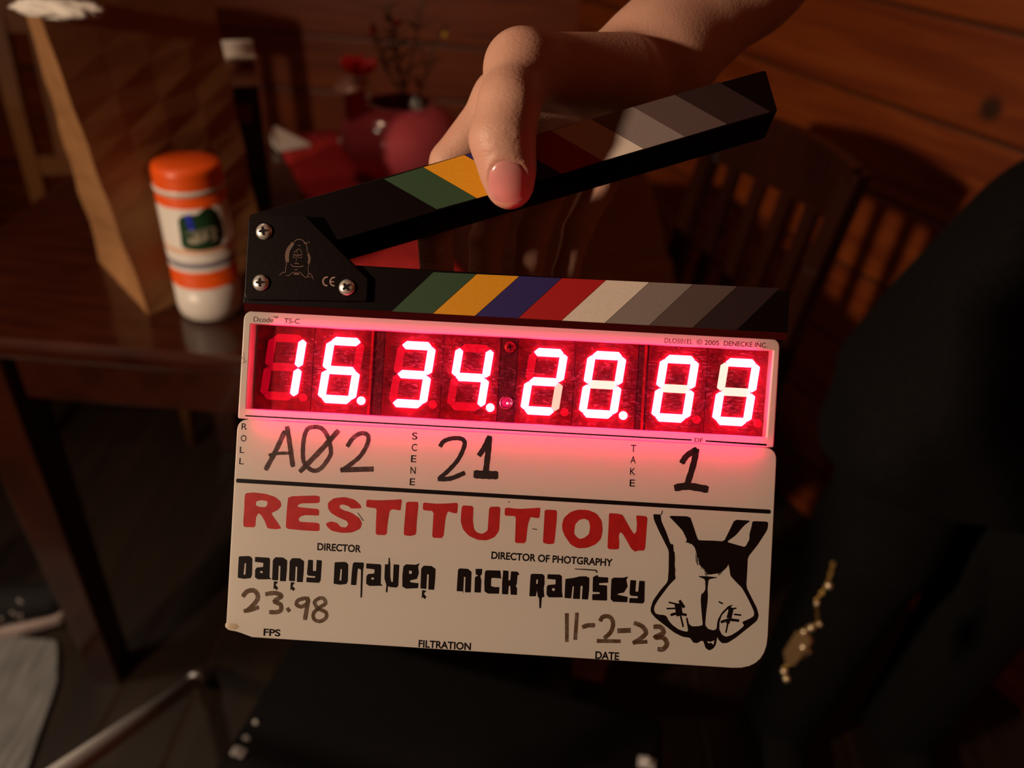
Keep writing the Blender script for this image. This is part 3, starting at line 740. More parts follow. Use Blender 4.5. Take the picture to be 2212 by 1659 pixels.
text('printed_label', 'DATE', (1285.6, 1422.5), (1337, 1425.5), 16, bold=.03)
for s_, x, y in (('R', 527.6, 920.6), ('O', 526, 946), ('L', 522.5, 971), ('L', 521.5, 995.5)):
    w = 6 if s_ != 'L' else 5
    text('printed_label', s_, (x-w, y+7), (x+w, y+7.7), 14, bold=.008)
for s_, x, y in (('S', 895.6, 941), ('C', 894.8, 965.5), ('E', 893.4, 990), ('N', 892, 1015), ('E', 890.6, 1039.8)):
    text('printed_label', s_, (x-5.8, y+8), (x+5.8, y+8.6), 15.5, bold=.008)
for s_, x, y in (('T', 1368, 967.6), ('A', 1367.3, 992.3), ('K', 1366.4, 1017.5), ('E', 1365.6, 1042.5)):
    text('printed_label', s_, (x-5.8, y+8), (x+5.8, y+8.6), 15.5, bold=.008)
ink2 = mat('faded_ink', (.06, .015, .012), .5)
text('printed_label', 'Dcode', (547.6, 694.5), (590, 696.5), 11, ink2, .004, z=.02*MM)
text('printed_label', 'TM', (589, 687), (600, 687.5), 4.5, ink2, .004, z=.02*MM)
text('printed_label', 'TS-C', (613.5, 697.6), (647, 699.4), 11, ink2, .006, z=.02*MM)
text('printed_label', 'DLO501EL', (1435.3, 740.5), (1496, 743.2), 10.5, mat('worn_ink', (.16, .03, .03), .5), 0, z=.02*MM)
text('printed_label', '\u00a9 2005', (1504.5, 743.7), (1553, 746.2), 10.5, ink2, .004, z=.02*MM)
text('printed_label', 'DENECKE INC.', (1563.5, 746.3), (1657, 750.8), 10.5, ink2, .006, z=.02*MM)
text('printed_label', 'DF', (1500, 954.5), (1518, 955.5), 9, ink2, .008, z=.03*MM)

# zoomed tracings: (origin x, origin y, scale)
Z3 = (480, 880, 3.568); Z4 = (1080, 920, 3.568); Z5 = (480, 1160, 4.254); Z6 = (960, 1160, 4.254); Z7 = (1360, 1080, 4.365)
def zt(z, pts): return [(z[0]+x/z[2], z[1]+y/z[2]) for x, y in pts]
redink = noisy(mat('red_marker_lettering', rough=.5), (.36, .004, .003), (.46, .007, .006), 240)
def letters(name, groups, m, parent=slate, z=BZ, cut=.14):
    cut = .05 if name == 'stencil_name' else cut
    """groups: (zoom, outer, hole, hole...) -> one mesh of inked letters"""
    lp = []
    for g in groups:
        for l_ in g[1:]:
            q = [Vector(S2(x, y, z)) for x, y in zt(g[0], l_)]
            q = [p for a_, b_ in zip(q, q[1:]+q[:1]) for p in (a_.lerp(b_, cut), a_.lerp(b_, 1-cut))]
            lp.append(q)
    return link(name, loops_mesh(lp, IT/2, z+IT/2), m, parent)
sm3 = lambda pts: pts
RES = [
 (Z3, [(178,662),(240,655),(330,665),(410,690),(450,725),(457,760),(430,790),(378,815),(400,850),(430,890),(456,933),(410,940),(348,932),(330,880),(300,830),(278,815),(260,850),(255,925),(165,922),(162,880),(170,780),(172,700)], [(262,725),(300,715),(345,722),(350,745),(335,768),(290,768),(258,755)]),
 (Z3, [(510,685),(752,678),(752,738),(610,740),(585,752),(580,768),(740,783),(748,800),(745,835),(640,830),(600,842),(588,865),(600,882),(750,890),(752,955),(620,948),(490,935),(493,860),(500,760)]),
 (Z3, [(1075,778),(1065,750),(1020,710),(940,690),(860,700),(815,735),(815,780),(840,815),(900,850),(960,875),(972,900),(955,925),(915,922),(885,890),(840,878),(800,892),(805,915),(840,950),(920,968),(1000,965),(1065,935),(1078,895),(1060,855),(1010,820),(975,803),(940,795),(905,775),(905,755),(930,748),(975,762),(992,780)]),
 (Z3, [(1112,710),(1200,716),(1330,712),(1380,708),(1385,720),(1375,795),(1340,790),(1310,785),(1290,800),(1275,900),(1268,985),(1182,983),(1185,880),(1190,790),(1185,778),(1108,768)]),
 (Z3, [(1418,727),(1510,727),(1512,760),(1500,880),(1495,980),(1450,992),(1400,985),(1400,940),(1412,800)]),
 (Z3, [(1548,732),(1640,742),(1740,740),(1818,734),(1812,818),(1770,812),(1740,800),(1722,850),(1705,1008),(1618,1005),(1622,920),(1630,800),(1545,792)]),
 (Z3, [(1850,755),(1938,760),(1932,870),(1942,940),(1965,965),(2005,975),(2045,950),(2050,880),(2058,765),(2145,765),(2140,850),(2135,950),(2100,1000),(2040,1025),(1970,1022),(1900,990),(1855,940),(1838,880),(1842,800)]),
 (Z4, [(38,628),(150,640),(280,632),(312,630),(305,712),(265,708),(235,702),(215,760),(200,905),(115,903),(118,820),(122,705),(112,695),(35,692)]),
 (Z4, [(345,645),(440,648),(438,720),(425,850),(418,908),(370,912),(330,900),(335,820),(342,700)]),
 (Z4, [(478,760),(492,710),(540,665),(600,645),(680,648),(745,675),(785,730),(792,800),(780,870),(735,915),(670,940),(600,944),(545,915),(500,850),(480,800)], [(575,790),(580,760),(610,725),(650,715),(685,730),(695,780),(685,835),(650,862),(615,872),(590,855),(572,830)]),
 (Z4, [(840,672),(900,675),(945,685),(965,720),(1010,800),(1035,835),(1052,810),(1055,750),(1048,688),(1138,698),(1130,800),(1118,960),(1060,962),(1040,970),(1010,945),(975,880),(945,830),(925,820),(915,850),(920,890),(918,952),(828,950),(832,850),(838,750)]),
]
for g in RES: letters('title_letter', [g], redink)
sh = lambda pts, dx, dy: [(x+dx, y+dy) for x, y in pts]
Dd_ = [(152,178),(240,174),(262,180),(278,200),(274,350),(262,378),(200,385),(142,375)]; Dh = [(207,240),(219,242),(213,345),(196,345)]
aa = [(302,182),(430,190),(440,205),(435,370),(455,388),(330,390),(300,370),(303,300),(318,280),(375,275),(378,238),(300,228)]
ah = [(350,312),(372,314),(370,332),(347,328)]
nn_ = [(475,200),(490,185),(560,188),(598,215),(595,300),(585,408),(530,405),(535,268),(520,262),(513,400),(458,395),(462,300),(465,215)]
yy = [(790,208),(835,212),(833,310),(862,312),(868,210),(917,215),(905,400),(890,422),(772,415),(775,370),(850,375),(858,362),(790,355),(778,340)]
rr2 = [(1200,245),(1215,232),(1300,235),(1303,260),(1295,300),(1285,555),(1270,558),(1275,300),(1250,288),(1245,300),(1232,443),(1182,440),(1190,330)]
vv = [(1495,250),(1525,252),(1530,190),(1540,190),(1545,252),(1545,360),(1552,410),(1568,412),(1575,250),(1628,255),(1618,450),(1600,465),(1540,460),(1524,450),(1520,500),(1510,515),(1503,500),(1508,440),(1490,380)]
ee = [(1665,270),(1690,250),(1780,255),(1815,240),(1800,275),(1808,330),(1790,385),(1725,400),(1728,415),(1805,425),(1800,470),(1690,475),(1655,455),(1655,350)]
eh = [(1718,308),(1742,312),(1740,340),(1716,336)]
dr_ = [(475,405),(515,412),(490,440),(515,468),(500,490),(480,470),(470,485)]
g5 = [(Z5, Dd_, Dh), (Z5, aa, ah), (Z5, nn_), (Z5, sh(nn_, 155, 8)), (Z5, yy), (Z5, dr_), (Z5, sh(dr_, 155, 8))]
letters('stencil_name', g5, ink)
g5 = [(Z5, sh(Dd_, 881, 54), sh(Dh, 881, 54)), (Z5, rr2), (Z5, sh(aa, 1022, 60), sh(ah, 1022, 60)), (Z5, vv), (Z5, ee, eh), (Z5, sh(nn_, 1363, 78)), (Z5, sh(dr_, 1362, 82))]
letters('stencil_name', g5, ink)
g6 = [(Z6, [(125,300),(140,288),(215,292),(250,320),(243,510),(188,508),(193,368),(180,365),(172,520),(166,500),(112,498),(118,400)]),
 (Z6, [(285,293),(348,292),(345,340),(330,358),(335,380),(340,400),(335,512),(275,508),(280,370),(310,352),(288,345)]),
 (Z6, [(372,320),(385,305),(515,308),(520,372),(530,382),(440,375),(430,385),(428,450),(460,460),(505,460),(502,522),(400,520),(368,500),(366,420)]),
 (Z6, [(540,305),(590,312),(588,400),(605,395),(612,315),(672,318),(690,345),(672,352),(665,430),(655,450),(668,470),(666,533),(608,530),(605,450),(592,448),(585,528),(528,525),(530,420)])]
letters('stencil_name', g6, ink)
g6 = [(Z6, [(792,345),(810,337),(900,340),(920,355),(920,430),(912,470),(918,550),(895,558),(888,650),(880,658),(872,650),(870,560),(858,550),(850,490),(840,545),(780,545),(785,450)], [(845,390),(860,392),(856,430),(842,430)]),
 (Z6, [(948,342),(1060,345),(1080,360),(1080,500),(1088,555),(960,555),(938,530),(940,455),(955,440),(1020,435),(1022,392),(945,385)], [(990,470),(1015,472),(1012,495),(988,492)]),
 (Z6, [(1112,385),(1190,375),(1240,362),(1300,360),(1332,375),(1330,480),(1320,575),(1262,572),(1270,450),(1255,448),(1250,460),(1245,570),(1180,568),(1190,455),(1178,453),(1165,565),(1103,560),(1108,460)]),
 (Z6, [(1365,368),(1405,348),(1415,366),(1505,372),(1505,420),(1420,425),(1422,440),(1495,445),(1495,585),(1358,580),(1358,525),(1425,522),(1428,508),(1362,505),(1362,440)]),
 (Z6, [(1535,385),(1560,372),(1640,374),(1688,362),(1672,395),(1684,455),(1650,510),(1600,520),(1590,530),(1685,550),(1680,600),(1550,595),(1527,570),(1530,470)]),
 (Z6, [(1708,395),(1762,398),(1755,500),(1780,503),(1790,402),(1842,405),(1838,595),(1820,612),(1698,605),(1700,560),(1775,562),(1778,545),(1712,540),(1700,520)]),
 (Z6, [(1195,290),(1300,293),(1400,302),(1408,330),(1394,326),(1388,312),(1300,304),(1200,298)])]
letters('stencil_name', g6, ink)
RAB = [(222,133),(293,137),(300,200),(345,300),(385,415),(412,418),(415,480),(425,495),(428,560),(425,620),(432,660),(428,700),(435,740),(415,760),(375,800),(330,860),(270,940),(235,1000),(230,1040),(245,1070),(275,1080),(330,1085),(350,1100),(370,1140),(400,1175),(460,1220),(520,1240),(550,1240),(548,1205),(530,1110),(545,1108),(560,1170),(590,1192),(650,1190),(690,1180),(680,1080),(670,950),(675,890),(700,870),(715,840),(712,750),(650,722),(650,716),(740,720),(825,728),(825,734),(745,748),(735,830),(738,900),(735,960),(720,1080),(712,1180),(740,1215),(790,1230),(820,1215),(825,1160),(835,1120),(870,1060),(930,1000),(968,988),(970,996),(920,1035),(870,1085),(848,1150),(845,1220),(870,1270),(910,1290),(960,1275),(1030,1230),(1080,1185),(1060,1150),(1130,1120),(1170,1095),(1175,1060),(1150,1000),(1100,900),(1060,830),(1000,770),(950,715),(940,640),(930,600),(900,655),(850,690),(780,700),(740,705),(700,650),(665,620),(650,560),(630,500),(615,450),(580,410),(530,400),(540,375),(500,290),(430,215),(365,148),(570,155),(600,240),(635,350),(650,380),(780,383),(890,390),(940,290),(990,185),(1143,195),(1080,240),(1000,335),(915,395),(1000,420),(1090,445),(1130,370),(1130,320),(1150,250),(1158,199),(1290,203),(1308,215),(1300,280),(1210,420),(1115,540),(1110,650),(1100,820),(1150,920),(1200,1020),(1218,1090),(1200,1140),(1100,1220),(1000,1300),(920,1350),(870,1350),(840,1320),(825,1290),(815,1360),(790,1400),(750,1420),(715,1395),(695,1330),(670,1330),(640,1350),(600,1345),(570,1300),(500,1290),(420,1250),(330,1180),(240,1110),(200,1060),(198,1020),(220,950),(290,850),(360,770),(368,650),(370,480),(330,400),(280,300),(230,190)]
emb = letters('animal_head_emblem', [(Z7, RAB, [(727,1332),(765,1338),(800,1322),(790,1368),(770,1345),(745,1352)])], ink)

def strokes(name, z, lines, m, parent=slate, zz=BZ, P=None, th=IT):
    """pen strokes: list of (width in tracing units, points)"""
    P = P or S; bm = bmesh.new(); lay = 0
    for w, pts_ in lines:
        w = w*{'handwriting': 1.14, 'emblem_eye': 1.4}.get(name, 1)
        q = [P(z[0]+x/z[2], z[1]+y/z[2], zz) for x, y in pts_]
        ww = w/z[2]*.0002017/2
        # smooth (Catmull-Rom)
        s_ = []
        if len(q) > 2:
            for i in range(len(q)-1):
                p0, p1, p2, p3 = q[max(i-1, 0)], q[i], q[i+1], q[min(i+2, len(q)-1)]
                for j in range(6):
                    t = j/6; s_.append(.5*((2*p1)+(p2-p0)*t+(2*p0-5*p1+4*p2-p3)*t*t+(3*p1-p0-3*p2+p3)*t**3))
            s_.append(q[-1])
        else: s_ = q
        top_ = zz+th+lay*.002*MM; lay += 1
        pr = []
        for i, p in enumerate(s_):
            d = (s_[min(i+1, len(s_)-1)]-s_[max(i-1, 0)]).normalized(); nrm = Vector((-d.y, d.x, 0))
            e_ = ww*(1-.12*math.sin(i*2.1+w)*.5)
            if i in (0, len(s_)-1): p = p+d*ww*(-.25 if i == 0 else .25); e_ *= .82
            a_ = p+nrm*e_; b2 = p-nrm*e_
            pr.append((bm.verts.new((a_.x, a_.y, top_)), bm.verts.new((b2.x, b2.y, top_))))
        for (a_, b2), (c2, d2) in zip(pr, pr[1:]): bm.faces.new((a_, b2, d2, c2))
    for f in bm.faces:
        if f.normal.z < 0: f.normal_flip()
    me = bpy.data.meshes.new(name); bm.to_mesh(me); bm.free()
    return link(name, me, m, parent)
rs_ = random.Random(5)
strokes('emblem_streak', Z7, [(7, [(x+rs_.uniform(-3, 3), 500+(x-625)*.9), (x+rs_.uniform(-4, 4), 560+(x-625)*1.5+rs_.uniform(-25, 35))]) for x in range(625, 735, 8)] +
    [(6, [(x, 650), (x+rs_.uniform(-3, 3), 690+rs_.uniform(-5, 22))]) for x in range(738, 880, 11)] + [(8, [(898, 590), (925, 605), (905, 640)]), (7, [(528, 395), (560, 402), (575, 415)])], ink, emb)
def marker(name, col, cover):
    m = mat(name, col, .5); out = m.node_tree.nodes['Material Output']
    t = N(m, 'ShaderNodeBsdfTransparent'); mx = N(m, 'ShaderNodeMixShader')
    tc = N(m, 'ShaderNodeTexCoord'); n = N(m, 'ShaderNodeTexNoise', Scale=330.0, Detail=3); L(m, tc, 'Object', n, 'Vector')
    mr = N(m, 'ShaderNodeMapRange'); L(m, n, 'Fac', mr, 'Value'); mr.inputs['From Min'].default_value = .3; mr.inputs['From Max'].default_value = .7
    mr.inputs['To Min'].default_value = cover; mr.inputs['To Max'].default_value = 1
    L(m, mr, 0, mx, 0); L(m, t, 0, mx, 1); L(m, BS(m), 0, mx, 2); L(m, mx, 0, out, 'Surface'); return m
mk1 = marker('brown_black_marker', (.035, .012, .008), .72); mk2 = marker('brown_marker', (.085, .040, .014), .62); mk3 = marker('dark_marker', (.018, .006, .006), .95)
strokes('handwriting', Z3, [(34, [(500,150),(520,280),(545,455)]), (34, [(482,185),(415,330),(335,480)]), (22, [(360,368),(430,355),(535,352)]),
    (30, [(715,150),(660,165),(630,240),(622,370),(640,440),(700,487),(760,470),(825,385),(838,330),(815,230),(770,165),(712,148)]), (36, [(895,180),(760,330),(600,495)]),
    (30, [(965,300),(1010,235),(1070,200),(1122,215),(1120,280),(1060,380),(960,460),(915,488)]), (42, [(918,482),(1162,475)])], mk1)
strokes('handwriting', Z3, [(30, [(1680,300),(1710,260),(1780,238),(1850,245),(1868,290),(1820,400),(1740,490),(1670,550)]), (32, [(1665,552),(1760,548),(1868,505)]),
    (36, [(1980,370),(2020,310),(2060,225)]), (40, [(2060,225),(2048,360),(2030,510)]), (56, [(1945,515),(2030,520),(2120,523)])], mk3)
strokes('handwriting', Z4, [(40, [(1402,285),(1440,230),(1515,180)]), (42, [(1515,180),(1490,300),(1440,460)]), (50, [(1350,478),(1450,465),(1600,490)])], mk3)
strokes('handwriting', Z5, [(38, [(190,545),(230,500),(290,492),(325,530),(320,580),(270,640),(225,680)]), (34, [(200,680),(270,668),(335,645)]), (36, [(400,525),(490,515),(545,545),(480,590),(535,620),(540,670),(500,690),(435,690)]),
    (36, [(598,655),(618,682)]), (32, [(770,560),(700,580),(683,620),(730,640),(790,600),(780,555)]), (36, [(788,570),(775,670),(760,758)]),
    (30, [(885,565),(848,600),(880,655),(950,690),(955,740),(900,775),(845,755),(840,700),(890,650),(950,610),(930,565),(885,562)])], mk2)
strokes('handwriting', Z6, [(38, [(1125,705),(1125,960)]), (36, [(1218,700),(1202,940)]), (36, [(1270,828),(1320,812),(1380,812)]),
    (34, [(1430,770),(1460,732),(1520,735),(1550,790),(1530,870),(1470,930)]), (38, [(1405,955),(1615,958)]), (50, [(1595,862),(1705,858)]),
    (36, [(1745,790),(1815,820),(1852,880),(1800,935),(1735,975)]), (36, [(1735,970),(1860,962)]), (38, [(1925,825),(1985,828),(2012,880),(1935,922),(2010,925),(2045,980),(2010,1030),(1962,1030)])], mk2)
strokes('emblem_eye', Z7, [(14, [(370,965),(445,982)]), (24, [(472,950),(512,1012)]), (14, [(350,1025),(435,1022)]), (18, [(388,1085),(450,1070),(535,1085)]), (52, [(455,985),(470,1085)]), (14, [(480,1090),(505,1195)])], ink, emb)
strokes('emblem_eye', Z7, [(38, [(960,1020),(938,1110)]), (12, [(930,1035),(1005,1020)]), (14, [(985,1078),(1050,1086)]), (18, [(862,1152),(935,1130),(1030,1138)]), (30, [(932,1130),(925,1160)]), (13, [(928,1150),(908,1250)])], ink, emb)
strokes('ink_specks', (0, 0, 1), [(4, [(1553, 1300), (1561, 1304)]), (2, [(1431, 1103), (1429, 1110), (1424, 1113)]), (2, [(773, 1108), (785, 1125)]), (2, [(1098, 1083), (1101, 1085)]), (2, [(1150, 1142), (1160, 1144)])], ink)
strokes('side_scratch', (0, 0, 1), [(1.2, [(521, 770), (531, 784)]), (1.2, [(522, 785), (533, 779)]), (1, [(526, 760), (529, 778)])], mat('brown_scratch', (.2, .08, .05), .8), slate, .01*MM)

# sticks -------------------------------------------------------------------------
def chipmat(n, c): return noisy(mat(n, rough=.55), tuple(x*.93 for x in c), tuple(min(1, x*1.04) for x in c), 900)
CH = [('green', (.026, .066, .026)), ('yellow', (.74, .31, .004)), ('blue', (.024, .012, .12)), ('red', (.42, .004, .004)), ('white', (.74, .62, .52)), ('light_grey', (.24, .19, .17)), ('dark_grey', (.10, .062, .056)), ('black_brown', (.022, .008, .008))]
CM = {n: chipmat(n+'_chip', c) for n, c in CH}
low = slab('lower_stick', [(530, 600), (770, 573), (1706, 628), (1702, 720), (524, 656)], [.001, .001, .001, .001, .001], -22*MM, 0, blackp, bev=.0004)
slab('mounting_rail', [(526, 655), (1700, 719), (1698, 735), (528, 672)], .0003, -20*MM, .6*MM, mat('red_sheen_rail', (.05, .004, .004), .15, coat=.5))  # dark red base colour holds the rail's reflection of the display
TOPX = [936, 1029.5, 1122, 1213.5, 1309, 1403, 1497, 1592.5, 1685]; BOTX = [844, 933, 1024.5, 1118, 1212, 1306, 1402, 1496, 1592]
ly = lambda x, top: (590.0+(x-936)*.0437*1.27 if top else 674.0+(x-844)*.0525)
def chips(parent, P, tops, bots, names, z):
    for i, nm in enumerate(names):
        g = .6
        q = [(tops[i][0]+g, tops[i][1]), (tops[i+1][0]-g, tops[i+1][1]), (bots[i+1][0]-g, bots[i+1][1]), (bots[i][0]+g, bots[i][1])]
        lp = [rpoly([tuple(P(x, y, z)[:2]) for x, y in q], .0001, 2)]
        o = link('colour_chip', loops_mesh(lp, .06*MM, z), CM[nm], parent); o['label'] = nm.replace('_', ' ')+' diagonal colour stripe'
tops = [(x, 588.0+(x-936)*(618.5-588.0)/(1593-936)) for x in TOPX]; bots = [(x, 674.5+(x-844)*(713-674.5)/(1592-844)) for x in BOTX]
chips(low, S, tops, bots, [n for n, _ in CH], .08*MM)
# upper stick: its own plane, tilted about its long axis
U = Plane(SP.m @ S(545, 480, -.0046), SP.m.to_3x3() @ (S(1655, 152)-S(540, 462)), SP.n)
ang = math.radians(-13)
U = Plane(U.o, U.u, Matrix.Rotation(ang, 3, U.u) @ U.n)
up = empty('clap_stick'); up.parent = slate
# keep it as a mesh part
bpy.data.objects.remove(up)
UH = U.hit
lp = [rpoly([tuple(UH(x, y, 0)[:2]) for x, y in ((541, 463), (1649, 152), (1655, 154), (1679, 237), (1676, 241), (700, 527), (560, 560), (538, 520))], 0.0005, 4)]
me = loops_mesh(lp, .0106, -.0110, .0004)
ustick = link('clap_stick', me, blackp, slate)
ustick.matrix_parent_inverse = Matrix.Identity(4); ustick.matrix_basis = SP.m.inverted() @ U.m
ut = [(829, 387), (914.5, 361.3), (1003.7, 335), (1095, 309), (1190, 282.7), (1277.5, 257.5), (1368, 231), (1458, 205), (1553, 177.5)]
ub = [(943, 452), (1030, 428.3), (1122, 402), (1213.6, 375.5), (1301, 347.8), (1390.5, 321.7), (1480, 295.5), (1571, 268.3), (1665, 241.5)]
chips(ustick, UH, ut, ub, [n for n, _ in CH], .08*MM)
# hinge plate with screws
plate_m = noisy(mat('black_hinge_plate', rough=.4, spec=.18), (.0035, .0006, .0006), (.005, .001, .001), 500, .03)
hp = slab('hinge_plate', [(537, 460), (660, 465), (795, 602), (793, 652), (526, 648)], [.0038, .0012, .0012, .001, .0032], 0, 2.2*MM, plate_m, bev=.0005)
slab('hinge_back_plate', [(534, 462), (650, 466), (790, 602), (790, 655), (526, 650)], [.0038, .0012, .0012, .001, .003], -26*MM, -22.5*MM, plate_m, bev=.0005, ref=0)
steel = mat('polished_steel', (.88, .84, .76), .30, .75)
def star(cx, cy, r, z, a0):
    p = []
    for i in range(8):
        rr = r if i % 2 == 0 else r*.45
        for da in ((-.16, .16) if i % 2 == 0 else (0,)):
            a = a0+i*math.pi/4+da; p.append((cx+rr*math.cos(a), cy+rr*math.sin(a)))
    return p
for x, y, a in ((571, 500.5, .2), (564, 611, .1), (750, 621, .7)):
    c = S(x, y, 2.2*MM)
    sc_ = lathe('screw', [(.0036, 0), (.0036, .35*MM), (.0033, .9*MM), (.0026, 1.4*MM), (.0016, 1.75*MM), (0, 1.85*MM)], [steel, ink], hp, 32, tuple(c))
    bm = bmesh.new(); bm.from_mesh(sc_.data)
    t2 = loops_mesh([star(c.x, c.y, .0019, 0, a)], .10*MM, c.z+1.84*MM)
    n0 = len(bm.faces); bm.from_mesh(t2); bm.faces.ensure_lookup_table()
    for f in bm.faces[n0:]: f.material_index = 1
    bm.to_mesh(sc_.data); bm.free()
tan = mat('engraved_line', (.26, .13, .10), .5); tan2 = mat('engraved_fill', (.13, .075, .045), .6)
ZE = (600, 440, 8.2917)
eng = strokes('engraved_portrait', ZE, [(9, [(285,700),(330,650),(390,640),(440,655),(480,690),(500,712)]), (14, [(470,712),(520,705)]), (7, [(505,712),(575,680)]), (8, [(510,720),(525,800),(522,860)]),
    (6, [(360,755),(385,740),(405,760)]), (7, [(285,885),(335,835),(375,810),(415,840),(435,890)]), (11, [(280,912),(355,922),(438,912)]), (6, [(280,930),(275,955),(310,965),(340,945)]), (6, [(350,940),(385,965),(425,970),(430,940)]),
    (6, [(350,830),(350,900)]), (6, [(340,970),(325,1050)]), (10, [(300,1075),(340,1070),(380,1078)]), (9, [(235,1080),(270,1120),(350,1130),(430,1125),(462,1105)]), (8, [(298,1170),(325,1190),(355,1170)]),
    (8, [(160,1080),(140,1160),(140,1225),(80,1235),(35,1285)]), (8, [(150,1285),(200,1285),(240,1250),(285,1225)]), (20, [(290,1260),(385,1262)]), (7, [(290,1225),(325,1240),(390,1225)]), (8, [(400,1225),(450,1280),(500,1320),(535,1300),(555,1250)]),
    (7, [(548,1110),(550,1240)]), (8, [(555,1245),(600,1270),(640,1350)]), (6, [(535,1310),(610,1315)]), (7, [(535,860),(575,930),(582,1010),(555,1105)]), (7, [(285,700),(200,760),(150,850),(135,950),(150,1040),(165,1080)])], tan, hp, 2.2*MM)
strokes('engraved_hair', ZE, [(60, [(270,710),(215,790),(180,870)]), (62, [(180,860),(170,960),(172,1040)]), (28, [(540,900),(560,980),(550,1070)])], tan2, hp, 2.2*MM)
cem = mat('pale_print', (.36, .20, .17), .5)
ZC = (510, 420, 4.916)
strokes('conformity_mark', ZC, [(15, [(972,878),(940,885),(922,922),(938,960),(968,970)]), (15, [(1048,882),(1018,888),(998,925),(1015,962),(1045,970)]), (14, [(1000,926),(1040,928)])], cem, hp, 2.2*MM)
# ------------------------------------------------------------------ person holding the clapperboard
def Lc(px, py, z):      # clapperboard coordinates (metres) of what is seen at px,py at z mm in front of the board
    return np.array(S(px, py, z*MM))
def r_(x): return x*MM
inv_s = SP.m.inverted()
def wl(p): return np.array(inv_s @ Vector(p))
nrm = lambda v: np.array(v)/np.linalg.norm(v)
wrist = Lc(1425, 118, -68); farm = Lc(1600, -60, -92)
elbow = wl((.285, .60, 1.385)); shoulder = wl((.585, .74, 1.42))
th = dict(cmc=Lc(1345, 165, -42), mcp=Lc(1128, 148, -6), pm=Lc(1100, 225, 11), ip=Lc(1085, 300, 13), pad=Lc(1096, 362, 12), tip=Lc(1101, 400, 10.5))
UPV = nrm(Lc(1100, 300, 10)-Lc(1100, 400, 10))
FN = {  # knuckle, pip, dip, tip  (px, py, z mm), radii mm
 'index': ([(1085, 215, -34), (972, 350, -40), (938, 490, -39), (945, 600, -38), (962, 668, -36)], [12.5, 9.8, 9.0, 8.2, 6.8]),
 'middle': ([(1150, 250, -52), (1085, 400, -57), (1052, 520, -58), (1045, 630, -56), (1055, 700, -52)], [13, 10, 9.2, 8.4, 7.0]),
 'ring': ([(1245, 270, -62), (1190, 400, -67), (1150, 510, -68), (1135, 620, -65), (1138, 688, -61)], [12.5, 9.6, 8.8, 8.0, 6.6]),
 'little': ([(1335, 290, -74), (1290, 410, -80), (1246, 500, -80), (1222, 590, -79), (1215, 640, -75)], [12, 9.2, 8.0, 7.2, 6.0])}
FP = {k: ([Lc(*p) for p in v[0]], [r_(x) for x in v[1]]) for k, v in FN.items()}
armdir = nrm(elbow-wrist); zax = np.array([0, 0, 1.])
def hand_sdf(P):
    a = cap(P, th['tip'], th['pad'], r_(10.2), r_(11.4), zax, .9)
    a = smin(a, cap(P, th['pad'], th['ip'], r_(11.6), r_(13.2), zax, .9), r_(4))
    a = smin(a, cap(P, th['ip'], th['pm'], r_(13.0), r_(12.0)), r_(5))
    a = smin(a, cap(P, th['pm'], th['mcp'], r_(12.0), r_(15.5)), r_(7))
    thumb = smin(a, cap(P, th['mcp'], th['cmc'], r_(15.0), r_(20)), r_(9))
    palm = None
    for k, (pts_, rr) in FP.items():
        w0 = wrist*.8+pts_[0]*.2
        m_ = cap(P, w0, pts_[0], r_(15), rr[0], zax, .95)
        palm = m_ if palm is None else smin(palm, m_, r_(9))
    palm = smin(palm, cap(P, wrist, FP['little'][0][0], r_(18), r_(14)), r_(10))
    palm = smin(palm, cap(P, (th['mcp']+th['cmc'])/2+np.array([0, 0, -.014]), FP['index'][0][0], r_(13), r_(10)), r_(12))
    h = smin(thumb, palm, r_(11))
    fi = None
    for k, (pts_, rr) in FP.items():
        f_ = None
        for i in range(4):
            c = cap(P, pts_[i], pts_[i+1], rr[i]*.96, rr[i+1]); f_ = c if f_ is None else smin(f_, c, r_(2.5))
        fi = f_ if fi is None else smin(fi, f_, r_(1.5))
    h = smin(h, fi, r_(5))
    arm = cap(P, wrist, farm, r_(28.5), r_(33), zax, .78)
    arm = smin(arm, cap(P, farm, elbow, r_(33.5), r_(43)), r_(14))
    arm = smin(arm, cap(P, elbow, shoulder, r_(42), r_(50)), r_(16))
    arm = smin(arm, cap(P, (wrist+FP['middle'][0][0])/2, wrist, r_(20), r_(25), zax, .85), r_(14))
    return smin(h, arm, r_(9))
lo = np.minimum(np.minimum(elbow, shoulder), Lc(880, 720, -60))-.06; hi = np.maximum(np.maximum(elbow, shoulder), Lc(1200, 60, 30))+.07
V1, Q1 = implicit(hand_sdf, lo, hi, .0016, 14)
# nail bed: skin set back under the nail
def nail_uv(Vl):
    c = Lc(1096, 388, 22); d = Vl-c
    return d[:, 0]*math.cos(.05)+d[:, 1]*math.sin(.05), d[:, 1]*math.cos(.05)-d[:, 0]*math.sin(.05)
u_, v_ = nail_uv(V1); NU, NV = .0085, .0080
rr_n = (np.abs(u_/NU)**2.6+np.abs(v_/NV)**2.6)**(1/2.6)
front = (V1[:, 2] > .012) & (np.abs(u_) < .012) & (np.abs(v_) < .012)
V1[:, 2] -= np.where(front, .0009*np.clip((1.0-rr_n)/.12, 0, 1), 0)
V1[:, 2] += np.where(front, .0005*np.exp(-((rr_n-1.13)/.09)**2), 0)
